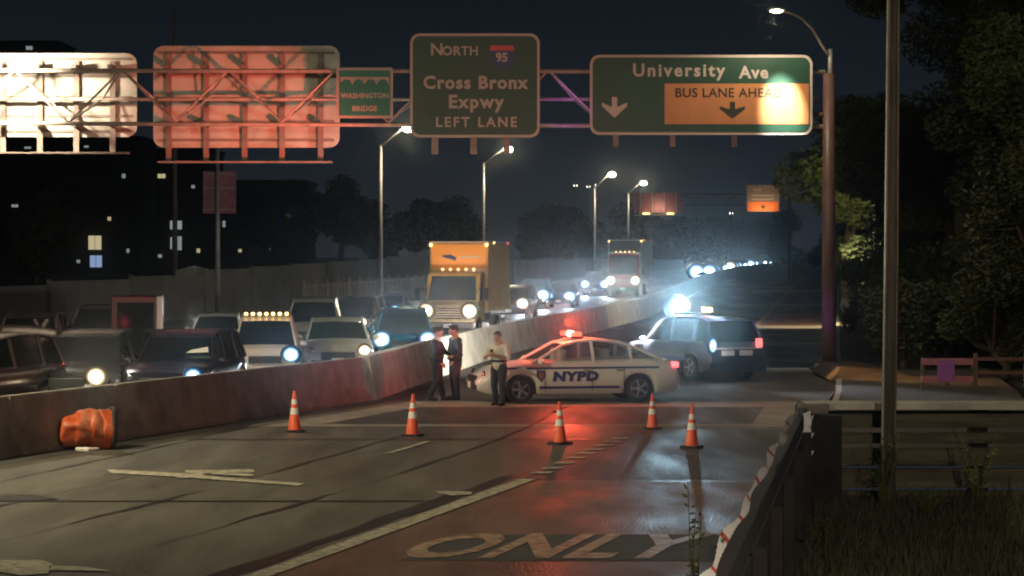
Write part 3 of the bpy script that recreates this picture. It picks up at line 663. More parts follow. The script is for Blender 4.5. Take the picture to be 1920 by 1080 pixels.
# ================================================================== VEHICLES
def carve(x, wheels, wr, b0):
    z = b0
    for xw in wheels:
        d = abs(x-xw); Rr = wr+.055
        if d < Rr: z = max(z, wr-.02+math.sqrt(Rr*Rr-d*d)*.98)
    return z
def interp(pts, x):
    if x <= pts[0][0]: return pts[0][1]
    for a, b in zip(pts, pts[1:]):
        if x <= b[0]:
            t = (x-a[0])/(b[0]-a[0]); t2 = t*t*(3-2*t)*.5+t*.5; return a[1]+(b[1]-a[1])*t2
    return pts[-1][1]
SEDAN = dict(L=4.87, W=1.85, wr=.33, wh=(-1.42, 1.43), b0=.22,
   deck=[(-2.43, .66), (-2.36, .90), (-2.1, 1.02), (-1.5, 1.04), (.9, .97), (1.3, .95), (2.0, .83), (2.28, .68), (2.43, .52)],
   gh=[(1.15, .93), (.38, 1.36), (.05, 1.44), (-.45, 1.47), (-.95, 1.42), (-1.3, 1.31), (-1.98, 1.01)], bp=-.30, hl=(2.26, .68), tl=(-2.33, .88))
SUV = dict(L=4.9, W=1.98, wr=.38, wh=(-1.45, 1.45), b0=.27,
   deck=[(-2.45, .62), (-2.40, 1.0), (-2.3, 1.12), (-1.8, 1.13), (.8, 1.10), (1.3, 1.09), (2.1, 1.00), (2.36, .84), (2.45, .55)],
   gh=[(1.12, 1.07), (.52, 1.62), (.2, 1.72), (-.6, 1.77), (-1.5, 1.76), (-2.1, 1.66), (-2.36, 1.10)], bp=-.22, hl=(2.32, .83), tl=(-2.38, 1.02))
VAN = dict(L=5.2, W=2.02, wr=.38, wh=(-1.6, 1.65), b0=.28,
   deck=[(-2.6, .6), (-2.57, 1.1), (-2.4, 1.18), (.9, 1.18), (1.5, 1.15), (2.3, 1.06), (2.52, .85), (2.6, .5)],
   gh=[(1.55, 1.12), (.85, 1.82), (.5, 1.93), (-.6, 1.97), (-1.8, 1.96), (-2.4, 1.9), (-2.54, 1.15)], bp=.1, hl=(2.45, .90), tl=(-2.55, 1.05))
def car(name, label, cat, spec, loc, rz, paint, hl='h_white', hl_r=.15, beam=0, beam_c=(1, .9, .75), group='cars in the oncoming traffic', detail=True, clear=False, both=True, tail='tail_dim', trim=None, hl2=None, sc_=1.0, aim_drop=.05, plate=True, beam_size=60):
    t = thing(name, label, cat, loc, rz, group); s = spec; L2 = s['L']/2; W2 = s['W']/2
    if sc_ != 1: t.scale = (sc_,)*3
    # lofted lower body
    xs = set([-L2+i*s['L']/36 for i in range(37)])
    for xw in s['wh']:
        for k in range(-7, 8): xs.add(xw+(s['wr']+.056)*k/7)
    xs = sorted(x for x in xs if -L2 <= x <= L2); b = MB(); ring = []
    for x in xs:
        e = abs(x)/L2; wv = W2*(1-.16*max(0, (e-.72)/.28)**2.2); zb = carve(x, s['wh'], s['wr'], s['b0']+(.10*max(0, (e-.88)/.12)))
        zt = interp(s['deck'], x); zs = zb+(zt-zb)*.86; zm = max(zb+.01, min(zs-.01, s['b0']+(zt-s['b0'])*.55))
        ring = [(x, -wv*.93, zb), (x, -wv, zm), (x, -wv*.975, zs), (x, -wv*.86, zt-.01), (x, -wv*.5, zt+.012), (x, 0, zt+.02), (x, wv*.5, zt+.012), (x, wv*.86, zt-.01), (x, wv*.975, zs), (x, wv, zm), (x, wv*.93, zb)]
        b.v += ring
    n = 11
    for i in range(len(xs)-1):
        for j in range(n-1): b.f.append((i*n+j, i*n+j+1, (i+1)*n+j+1, (i+1)*n+j)); b.sm.append(True)
        b.f.append((i*n+n-1, i*n, (i+1)*n, (i+1)*n+n-1)); b.sm.append(False)
    b.f.append(tuple(reversed(range(n)))); b.f.append(tuple((len(xs)-1)*n+k for k in range(n))); b.sm += [False, False]; b.m = [0]*len(b.f)
    b.build('body', paint, t)
    # greenhouse
    gh = s['gh']; wb, wt = W2*.88, W2*.70; zlo, zhi = gh[0][1], max(p[1] for p in gh)
    def wz(z): return wb+(wt-wb)*max(0, min(1, (z-zlo)/(zhi-zlo)))
    gl = M['glass_clear'] if clear else M['glass']
    def strip(pts, out, ins=.0): # transverse sheet through profile points
        mb = MB()
        for x, z in pts: mb.v += [(x, -(wz(z)-ins), z+out), (x, 0, z+out+.015), (x, wz(z)-ins, z+out)]
        for i in range(len(pts)-1): mb.f += [(3*i, 3*i+1, 3*i+4, 3*i+3), (3*i+1, 3*i+2, 3*i+5, 3*i+4)]
        mb.m = [0]*len(mb.f); mb.sm = [True]*len(mb.f); return mb
    strip(gh[:2], 0, .03).build('windshield', gl, t); strip(gh[-2:], 0, .03).build('rear_window', gl, t)
    rf = strip(gh[1:-1], .012, -.01); rf.mi = 0
    for sg in (-1, 1):
        line = [Vector((x, sg*(wz(z)+.004), z)) for x, z in gh]
        rf.tube(line, .035, 6)
        zb_ = zlo-.02
        def top_at(x): return lerp(sorted([(p[0], p[1]) for p in gh]), x)
        for xp in ([s['bp']] + ([-1.45] if spec is not SEDAN else [-1.22])):
            zt2 = top_at(xp); rf.tube([(xp-.05, sg*(wb+.002), zlo-.02), (xp, sg*(wz(zt2)+.002), zt2)], .045, 6)
        edges = [gh[0][0]-.02, s['bp'], (-1.45 if spec is not SEDAN else -1.22), gh[-1][0]+.05]
        for x0, x1 in zip(edges, edges[1:]):
            xsn = [x0+(x1-x0)*k/6 for k in range(7)]; m2 = MB()
            for x in xsn:
                z2 = top_at(x); m2.v += [(x, sg*(wb-.01), min(zlo-.01, z2)), (x, sg*(wz(z2)-.01), z2)]
            m2.f = [(2*i, 2*i+1, 2*i+3, 2*i+2) for i in range(6)]; m2.m = [0]*6; m2.sm = [False]*6; m2.build('side_window', gl, t)
    rf.build('roof', paint, t)
    # wheels
    for xw in s['wh']:
        for sg in (-1, 1):
            Tm = Matrix.Translation((xw, sg*(W2-.13), s['wr'])) @ Matrix.Rotation(R(90), 4, 'X'); r = s['wr']
            wl = MB().lathe([(.02, -.11), (r*.62, -.11), (r*.93, -.11), (r, -.08), (r, .08), (r*.93, .11), (r*.62, .11), (.02, .11)], 24, Tm).build('wheel', M['rubber'], t)
            rm = MB(); yy = sg*(W2-.02)
            rm.lathe([(r*.60, -.118), (r*.64, -.118), (r*.64, .118), (r*.60, .118)], 20, Tm); rm.lathe([(.01, -.125), (.06, -.125), (.07, .125), (.01, .125)], 10, Tm)
            for k in range(5):
                a = 2*math.pi*k/5; c = Vector((xw+math.cos(a)*r*.32, yy+sg*.0, r+math.sin(a)*r*.32)); rm.box(c, (r*.6, .02, .05), mx=Matrix.Rotation(-a, 3, 'Y'))
            rm.build('rim', M['rim'], wl)
    # lamps
    hx, hz = s['hl']
    for i, sg in enumerate((1, -1)):
        y = sg*W2*.74; mm = M[hl] if (both or i == 0) else M[hl2 or 'chrome']
        lit = mm not in (M['chrome'],); rr = hl_r if lit else .10
        MB().ball((hx, y, hz), (min(.12, rr*.6), rr*1.1, rr*.95)).build('headlight', mm, t)
        if beam and (both or i == 0): light('headlight_beam', 'SPOT', beam, beam_c, (hx+.14, y, hz), (hx+5, y, hz-5*aim_drop), beam_size, .9, .06, t)
        if beam > 5 and (both or i == 0) and loc[1] > 50:      # extra spot turned toward the camera, added for lamp flare
            iv = (Matrix.Translation(loc) @ Matrix.Rotation(rz, 4, 'Z') @ Matrix.Scale(sc_, 4)).inverted()
            light('flare_beam', 'SPOT', (170 if loc[1] < 90 else 150 if loc[1] < 240 else 70)*min(1.3, hl_r/.3), beam_c, (hx+.14, y, hz), iv @ Vector((0, 0, 5.0)), 26, 1.0, .08, t)
        tx_, tz = s['tl']; MB().box((tx_+.02, sg*W2*.76, tz), (.16, .34 if spec is SEDAN else .16, .13 if spec is SEDAN else .34)).build('tail_light', M[tail], t, bevel=.02)
        MB().ball((gh[0][0]-.18, sg*(W2+.10), gh[0][1]+.05), (.07, .12, .08)).build('mirror', trim or paint, t)
    MB().box((L2-.015, 0, hz-.14), (.07, W2*.95, .22)).build('grille', M['black'], t, bevel=.02)
    MB().box((L2+.0, 0, s['b0']+.16), (.10, W2*1.5, .12)).build('bumper', M['black'], t, bevel=.02)
    if plate: MB().box((L2+.055, 0, s['b0']+.20), (.02, .32, .15)).build('licence_plate', M['plate'], t)
    MB().box((0, 0, s['b0']+.02), (s['L']*.8, s['W']*.75, .06)).build('underbody', M['black'], t)
    return t, s
def face_cam(D, extra=0):
    if D < 90: extra += R(11)
    sl = (XM(D+3)-XM(D-3))/6; return math.atan2(-1, -sl)+extra
def paint(c, r=.25, name='car_paint'): return mat(name, c, r, spec=.6, metal=.2)
def oncoming(label, px, D, spec, c, hl, name='car', cat='car', extra=0, **k):
    return car(name, label, cat, spec, (X_at(px, D), D, gz(D)), face_cam(D, extra), c if not isinstance(c, tuple) else paint(c), hl, **k)
BW, BC, BN = (1, .84, .62), (.55, .8, 1), (1, .93, .82)
oncoming('dark red-lit hatchback cut by the left edge, beside the barrier', -48, 52, SUV, (.05, .03, .035), 'h_cool', extra=R(-12), beam=2, beam_c=BC, tail='tail', name='parked_hatchback')
oncoming('black off-roader with one bright warm headlight above the orange drum', 176, 55.5, SUV, (.012, .012, .014), 'h_warm', hl_r=.27, beam=100, beam_c=BW, name='off_roader', both=False)
t, s = oncoming('dark purple people carrier with a blue headlight', 350, 55.5, SUV, (.025, .018, .035), 'h_cool', hl_r=.25, beam=84, beam_c=BC, name='dark_suv', both=False)
MB().add([(1.0, .22, 1.30), (1.0, .75, 1.32), (.93, .72, 1.44), (.96, .35, 1.37)], [(0, 1, 2, 3)]).build('glowing_sheet', M['win_warm'], t)  # sheet glows by itself, painting the bright reflection in the windshield
t, s = oncoming('white pickup with a row of small lights on its roof', 500, 67, VAN, (.50, .44, .36), 'h_cool', hl_r=.30, beam=116, beam_c=BC, name='white_pickup', sc_=.93, both=False)
MB().box((1.22, .25, 1.16), (.02, .01, .01)).build('wiper', M['black'], t)
for i in range(7): MB().ball((.5, -.6+.2*i, 2.04), (.04, .06, .05), 8, 5).build('roof_light', M['marker'], t)
oncoming('pale roofed van behind the white pickup', 590, 86, VAN, (.40, .37, .30), 'h_cool', hl_r=.06, name='pale_van')
oncoming('beige sedan with one warm headlight beside the end of the dark barrier', 632, 72, SEDAN, (.32, .30, .24), 'h_warm', hl_r=.20, beam=65, beam_c=BW, name='beige_sedan', sc_=1.12, both=False)
oncoming('blue-lit crossover with two glaring headlights left of the officers', 757, 79, SUV, (.02, .09, .14), 'h_cool', hl_r=.34, beam=232, beam_c=BC, name='blue_tinted_crossover')  # blue of the headlight glare is put into this paint
oncoming('dark car directly right of the orange truck', 966, 128, SUV, (.07, .035, .04), 'h_white', hl_r=.42, beam=330, beam_c=BN, name='dark_car')
oncoming('dark blue sport utility with cool headlights, behind the car by the orange truck', 1004, 148, SUV, (.03, .05, .10), 'h_cool', hl_r=.46, beam=350, beam_c=BC, name='blue_suv')
oncoming('grey sedan at the barrier with one visible headlight', 1054, 150, SEDAN, (.06, .06, .08), 'h_cool', hl_r=.46, beam=330, beam_c=BC, name='grey_sedan')
oncoming('black car in front of the truck with the white trailer', 1120, 182, SUV, (.02, .02, .03), 'h_cool', hl_r=.40, beam=330, beam_c=BC, name='black_car')
oncoming('car roof glimpsed behind the black off-roader', 60, 72, SUV, (.10, .06, .06), 'h_white', hl_r=.05, name='hidden_car')
oncoming('dark sedan squeezed between the off-roader and the people carrier', 262, 66, SEDAN, (.03, .03, .035), 'h_warm', hl_r=.05, name='dark_sedan')
oncoming('silver car roof between the pickup and the pale van', 410, 84, SEDAN, (.35, .34, .33), 'h_white', hl_r=.06, name='silver_car')
oncoming('dark car behind the beige sedan, next to the fence', 672, 98, SUV, (.06, .06, .07), 'h_white', hl_r=.25, beam=132, beam_c=BN, name='dark_car')
oncoming('grey car left of the orange truck in the far lane', 735, 122, SEDAN, (.16, .15, .15), 'h_cool', hl_r=.3, beam=264, beam_c=BC, name='grey_car')
oncoming('dark car behind the red box van', 190, 84, SUV, (.08, .07, .07), 'h_white', hl_r=.06, name='dark_car')
far_l = ['first', 'second', 'third', 'fourth', 'fifth', 'sixth', 'seventh', 'eighth', 'ninth', 'tenth', 'eleventh', 'twelfth', 'thirteenth', 'fourteenth']
for i, (px, D) in enumerate(((1320, 262), (1331, 283), (1352, 322), (1361, 341), (1378, 388), (1391, 418), (1413, 500), (1441, 575), (1456, 640), (1312, 300), (1340, 345), (1368, 400), (1402, 455), (1371, 362))):
    big = i < 6 or i > 8
    oncoming(f'{far_l[i]} car in the glaring far queue, counted from the white trailer', px, D, SEDAN, (.05, .05, .06), 'h_white' if i in (3, 9) else 'h_cool', name='far_car', hl_r=(1.05-.25*(i % 3)) if big else .6, beam=70 if big else 40, beam_c=BC, plate=False, beam_size=36, group='far cars with glaring headlights')

def truck(name, label, px, D, box_h, box_l, front_c, side_c, hl, beam_c, low_c=None, cab_h=2.5, extra=0, logo=False):
    t = thing(name, label, 'truck', (X_at(px, D), D, gz(D)), face_cam(D, extra), 'trucks in the oncoming traffic'); W = 2.5
    # cargo box
    bb = MB(); bb.box((-box_l/2-.1, 0, 1.15+(box_h-1.15)/2), (box_l, W, box_h-1.15)); bb.build('cargo_box', side_c, t, bevel=.03)
    fx = -.1+.02
    MB().box((fx, 0, cab_h+(box_h-cab_h)/2+.02), (.05, W-.16, box_h-cab_h-.12)).build('box_front_panel', front_c, t, bevel=.02)
    MB().box((-box_l/2-.1, 0, box_h+.03), (box_l+.05, W+.06, .07)).build('roof_rail', M['white'], t)
    for i in range(14): 
        for sg in (-1, 1): MB().box((-.35-(box_l-.4)*i/13, sg*(W/2+.012), 1.2+(box_h-1.2)/2), (.05, .03, box_h-1.35)).build('side_rib', side_c, t)
    # cab: side profile extruded
    prof = [(0, .75), (2.15, .75), (2.2, 1.25), (2.05, 1.45), (1.35, 1.60), (.95, cab_h-.15), (.75, cab_h), (0, cab_h)]
    cab = MB(); cab.prism(prof, -1.12, 1.12, Matrix.Rotation(R(90), 4, 'X')); cab.build('cab', low_c or side_c, t, bevel=.06)
    a = Vector((1.40, 0, 1.62)); b = Vector((.98, 0, cab_h-.2)); off = Vector((.03, 0, .02))
    MB().add([a+off+Vector((0, -1.0, 0)), a+off+Vector((0, 1.0, 0)), b+off+Vector((0, .92, 0)), b+off+Vector((0, -.92, 0))], [(0, 1, 2, 3)]).build('windshield', M['glass'], t)
    for sg in (-1, 1): MB().add([(1.2, sg*1.128, 1.62), (.85, sg*1.128, cab_h-.25), (.3, sg*1.128, cab_h-.25), (.3, sg*1.128, 1.62)], [(0, 1, 2, 3)]).build('side_window', M['glass'], t)
    gr = MB()
    for k in range(5): gr.box((2.2, 0, .92+.1*k), (.06, 1.2, .05))
    gr.build('grille', M['chrome'], t); MB().box((2.28, 0, .62), (.22, 2.3, .3)).build('bumper', M['chrome'] if not low_c else M['black'], t, bevel=.04)
    MB().box((2.40, 0, .62), (.02, .32, .16)).build('licence_plate', M['plate'], t)
    hr = .42 if D < 120 else .48
    for sg in (-1, 1):
        MB().ball((2.2, sg*.90, 1.22), (.1, hr, hr*.9)).build('headlight', M[hl], t)
        iv = (Matrix.Translation(t.location) @ Matrix.Rotation(t.rotation_euler.z, 4, 'Z')).inverted()
        light('flare_beam', 'SPOT', 170, beam_c, (2.45, sg*.9, 1.22), iv @ Vector((0, 0, 5.0)), 26, 1.0, .08, t)  # added spot toward the camera that makes the lamp flare
        light('headlight_beam', 'SPOT', 280, beam_c, (2.45, sg*.9, 1.12), (8, sg*.9, .8), 70, .9, .08, t)
        m = MB(); m.box((1.55, sg*1.42, 1.9), (.1, .22, .5)); m.tube([(1.3, sg*1.1, 2.1), (1.55, sg*1.42, 2.1)], .02, 5); m.build('mirror', M['black'], t)
        for xw in (1.35, -box_l*.55, -box_l*.55-1.2 if box_l > 7 else -box_l*.55):
            if xw == -box_l*.55 and box_l > 7 and False: continue
            wl = MB().tube([(xw, sg*.85, .48), (xw, sg*1.15, .48)], .48, 20).build('wheel', M['rubber'], t)
            MB().tube([(xw, sg*1.14, .48), (xw, sg*1.17, .48)], .24, 14).build('rim', M['rim'], wl)
        MB().ball((.0, sg*(W/2-.07), box_h-.08), (.06, .07, .07), 8, 5).build('marker_light', M['marker'], t)
        MB().ball((-1.2, sg*(W/2+.02), box_h+.02), (.07, .05, .05), 8, 5).build('marker_light', M['marker'], t)
        MB().ball((-box_l*.9, sg*(W/2+.02), box_h+.02), (.07, .05, .05), 8, 5).build('marker_light', M['tail'], t)
    for i in range(5): MB().ball((.10, -.66+.33*i, cab_h+.10), (.05, .05, .05), 8, 5).build('marker_light', M['marker'], t)
    MB().box((-box_l/2, 0, .85), (box_l, .9, .3)).build('chassis', M['black'], t)
    MB().box((-box_l-.1+.0, 0, .6), (.1, 2.2, .12)).build('rear_guard', M['steel'], t)
    if logo:
        lg = MB(); lg.prism([(-.75, .1), (-.35, .14), (-.1, .02), (-.15, -.12), (-.35, -.05), (-.6, 0)], 0, .01, Matrix.Translation((fx+.03, 0, box_h-.62)) @ Matrix.Rotation(R(90), 4, 'Z') @ Matrix.Rotation(R(90), 4, 'X'))
        lg.build('emblem', M['shield_blue'], t)
        lg = MB(); lg.prism([(0, .02), (.8, .04), (.95, -.03), (0, -.04)], 0, .01, Matrix.Translation((fx+.03, 0, box_h-.58)) @ Matrix.Rotation(R(90), 4, 'Z') @ Matrix.Rotation(R(90), 4, 'X'))
        lg.build('emblem_streak', M['sign_back'], t)
    return t
t = truck('box_truck', 'orange fronted box truck with two glaring headlights', 860, 100, 4.0, 5.0, mat('truck_orange', (.75, .30, .05), .5), mat('truck_side', (.46, .30, .11), .5, var=.2), 'h_warm', BW, logo=True, cab_h=2.8)
light('box_lamp', 'SPOT', 500, (1, .72, .4), (3.2, 0, 1.8), (0, 0, 3.5), 70, .9, .2, t)
t = truck('trailer_truck', 'dark cab truck with a red lower front and a pale lit trailer', 1172, 176, 4.15, 12, mat('cab_green', (.05, .06, .06), .4), mat('trailer_white', (.55, .62, .62), .5), 'h_white', BN, low_c=mat('cab_red', (.35, .04, .05), .4), cab_h=3.2)
light('side_glow', 'POINT', 0, BC, (0, 3, 1), parent=t)
# red van body behind the off-roader
D = 74; t = thing('red_van', 'red box van with a pale lit edge behind the off-roader', 'van', (X_at(262, D), D, 0), face_cam(D))
MB().box((.9, 0, 1.35), (1.6, 1.5, 1.9)).build('cargo_box', mat('van_red', (.11, .012, .016), .4), t, bevel=.05)
MB().box((1.72, .0, 1.55), (.04, 1.1, 1.1)).build('windshield', M['glass'], t, bevel=.05)
MB().box((1.68, .70, 1.35), (.14, .16, 1.86)).build('edge_strip', M['white'], t, bevel=.02)
for sg in (-1, 1):
    for x in (.45, 1.3): MB().tube([(x, sg*.6, .36), (x, sg*.78, .36)], .36, 16).build('wheel', M['rubber'], t)
    MB().ball((1.72, sg*.7, .75), (.05, .1, .08)).build('headlight', M['chrome'], t)
light('van_light', 'POINT', 25, BN, (3.0, 1.8, 1.6), parent=t)

# ------------------------------------------------------------------ police sedan, side on
pc = M['police_white']; D = 58.0
rz = R(180+11)
t, s = car('police_sedan', 'white police sedan parked across the lanes with a red light bar', 'police car', SEDAN, (X_at(1073, D), D, 0), rz, pc, 'chrome', group=None, clear=True, tail='tail', hl_r=.12, plate=True, sc_=1.015)
# markings on its left side (local +y faces the camera)
W2 = s['W']/2
SIDE = Matrix.Rotation(R(180), 4, 'Z') @ UP     # text plane facing +y
def side_w(x, z):
    e = abs(x)/(s['L']/2); return W2*(1-.16*max(0, (e-.72)/.28)**2.2)
def strip_on(name, z0, z1, xa, xb, m, n=24):
    mb = MB()
    for i in range(n+1):
        x = xa+(xb-xa)*i/n; zt = interp(s['deck'], x); zb = s['b0']; zm = s['b0']+(zt-s['b0'])*.55; zs = zb+(zt-zb)*.86; w_ = side_w(x, 0)
        def yy(z): return (w_*.93+(w_-w_*.93)*max(0, min(1, (z-zb)/(zm-zb))) if z < zm else w_+(w_*.975-w_)*min(1, (z-zm)/(zs-zm)))+.006
        mb.v += [(x, yy(z0), z0), (x, yy(z1), z1)]
    mb.f = [(2*i, 2*i+1, 2*i+3, 2*i+2) for i in range(n)]; mb.m = [0]*n; mb.sm = [False]*n; return mb.build(name, m, t)
strip_on('stripe', .80, .85, -1.9, 2.0, M['police_blue']); strip_on('stripe', .34, .40, -.95, .98, M['police_blue'])
for sx in (.12,):
    T = Matrix.Translation((-.0, W2+.008, .62)) @ SIDE
    MB().text('NYPD', .29, Matrix.Translation((.12, W2+.010, .62)) @ SIDE @ Matrix(((1.32, .14, 0, 0), (0, 1, 0, 0), (0, 0, 1, 0), (0, 0, 0, 1))), ext=.003, bold=.020, spacing=1.12).build('door_lettering', M['police_blue'], t)
MB().prism([(-.10, .12), (.10, .12), (.11, -.02), (0, -.15), (-.11, -.02)], 0, .006, Matrix.Translation((.95, W2+.006, .65)) @ SIDE).build('door_crest', M['shield_blue'], t)
MB().prism([(-.06, .07), (.06, .07), (.06, -.02), (0, -.09), (-.06, -.02)], .006, .010, Matrix.Translation((.95, W2+.006, .65)) @ SIDE).build('crest_center', M['orange'], t)
for x0 in (-1.05, -.28, .85): MB().box((x0, W2-.004, .56), (.012, .02, .56)).build('door_gap', M['black'], t)
for x0 in (-.95, -.15): MB().box((x0, W2+.012, .77), (.16, .03, .025)).build('door_handle', M['chrome'], t)
MB().ball((-1.62, W2*.975, .83), (.10, .01, .08)).build('roundel', M['shield_blue'], t)
for sx, sy in ((.35, .4), (.35, -.4), (-.7, .4), (-.7, -.4)): MB().box((sx, sy, .85), (.16, .5, .8)).build('seat', M['seat'], t, bevel=.06)
MB().ball((2.0, W2*.93, .67), (.07, .03, .04)).build('side_marker', M['marker'], t)
MB().box((2.25, .68, .66), (.1, .16, .08)).build('lit_lamp', M['tail'], t)
lb = MB().box((.0, 0, 1.53), (.30, 1.15, .05)).build('light_bar', M['black'], t, bevel=.02)
MB().box((.02, .30, 1.60), (.26, .5, .10)).build('beacon', M['red_on'], lb, bevel=.03)
MB().box((.05, -.30, 1.60), (.26, .5, .10)).build('beacon', M['red_on'], lb, bevel=.03)
MB().ball((.12, .36, 1.61), (.10, .14, .07)).build('beacon_core', M['red_core'], lb)
MB().ball((.0, -.30, 1.61), (.08, .12, .05)).build('beacon_core', M['red_core'], lb)
light('beacon_light', 'POINT', 270, (1, .09, .04), (.1, .45, 1.85), rad=.12, parent=t)
RED_HOOK=t
light('beacon_light', 'POINT', 70, (1, .09, .04), (.1, -.5, 1.75), rad=.1, parent=t)
light('front_red', 'POINT', 6, (1, .1, .05), (2.9, .6, .8), rad=.06, parent=t)
def beam_to(name, e, c, px, py, Dd, size, bl=.8, rad=.12):     # rotating beacon beams thrown at the gantry
    inv = (Matrix.Translation(t.location) @ Matrix.Rotation(t.rotation_euler.z, 4, 'Z') @ Matrix.Scale(t.scale.x, 4)).inverted()
    light(name, 'SPOT', e, c, (.05, 0, 1.72), inv @ Vector((X_at(px, Dd), Dd, Z_at(py, Dd))), size, bl, rad, t)
beam_to('beacon_beam', 26000, (1, .17, .10), 478, 275, 73, 25, 1.0, .45)
beam_to('beacon_beam', 1500, (1, .30, .22), 1000, 180, 71, 60, 1.0)
beam_to('beacon_beam', 3500, (.34, .12, 1), 1552, 590, 71.5, 7, 1.0)
beam_to('beacon_beam', 6000, (.55, .12, 1), 1062, 195, 71.5, 7, 1.0)

# ------------------------------------------------------------------ police utility vehicle, seen from behind
D = 68; t, s = car('police_suv', 'police utility vehicle seen from behind with a glaring white roof light', 'police car', SUV, (X_at(1302, D), D+1.0, 0), R(90+27), mat('shaded_police_white', (.085, .10, .14), .3), 'chrome', group=None, tail='tail', plate=True)  # white body coloured dark grey-blue, its shade put into the paint
MB().box((-2.46, 0, .72), (.05, 1.7, .42)).build('tailgate_band', M['navy'], t, bevel=.02)
MB().box((-2.48, 0, .40), (.12, 1.8, .28)).build('rear_bumper', M['black'], t, bevel=.03)
MB().box((-2.50, 0, .93), (.04, 1.55, .05)).build('tailgate_trim', M['white'], t)
for sg in (-1, 1): MB().box((-.1, sg*(s['W']/2+.006), .62), (2.4, .012, .10)).build('stripe', M['police_blue'], t)
for y in (-.25, .35): MB().box((-2.50, y, .80), (.03, .42, .14)).build('rear_plate', M['plate'], t)
lb = MB().box((.0, 0, 1.86), (.32, 1.35, .07)).build('light_bar', M['black'], t, bevel=.02)
inv0 = (Matrix.Translation(t.location) @ Matrix.Rotation(t.rotation_euler.z, 4, 'Z')).inverted()
lg_ = MB().ball((.0, .50, 2.04), (.12, .46, .38)).build('beacon', M['beacon_white'], lb)
MB().box((-.0, -.52, 1.95), (.18, .26, .12)).build('beacon', M['amber'], lb, bevel=.03)
MB().ball((.0, -.35, 2.02), (.05, .06, .04)).build('beacon', M['h_white'], lb)
light('takedown_light', 'SPOT', 2900, (.5, .80, 1), (-.35, .5, 2.05), inv0 @ Vector((0, 0, 8.5)), 24, 1.0, rad=.15, parent=t)
inv = (Matrix.Translation(t.location) @ Matrix.Rotation(t.rotation_euler.z, 4, 'Z')).inverted()
light('alley_light', 'SPOT', 11000, (1, .95, .80), (0, 1.0, 2.1), inv @ Vector((-1.6, 77, .8)), 112, .9, .15, t)
light('amber_light', 'SPOT', 2600, (1, .5, .14), (-.4, -.6, 2.15), (-7.2, -4.0, 0), 34, 1.0, .08, t)
light('work_light', 'SPOT', 2600, (.8, .88, 1), (-.5, .1, 2.15), (-9.0, .9, 0), 26, 1.0, .08, t)
MB().ball((-2.46, .84, 1.02), (.07, .17, .26)).build('rear_flasher', M['h_cool'], t)
light('rear_flash', 'POINT', 8, (.7, .85, 1), (-2.9, .8, 1.0), rad=.05, parent=t)

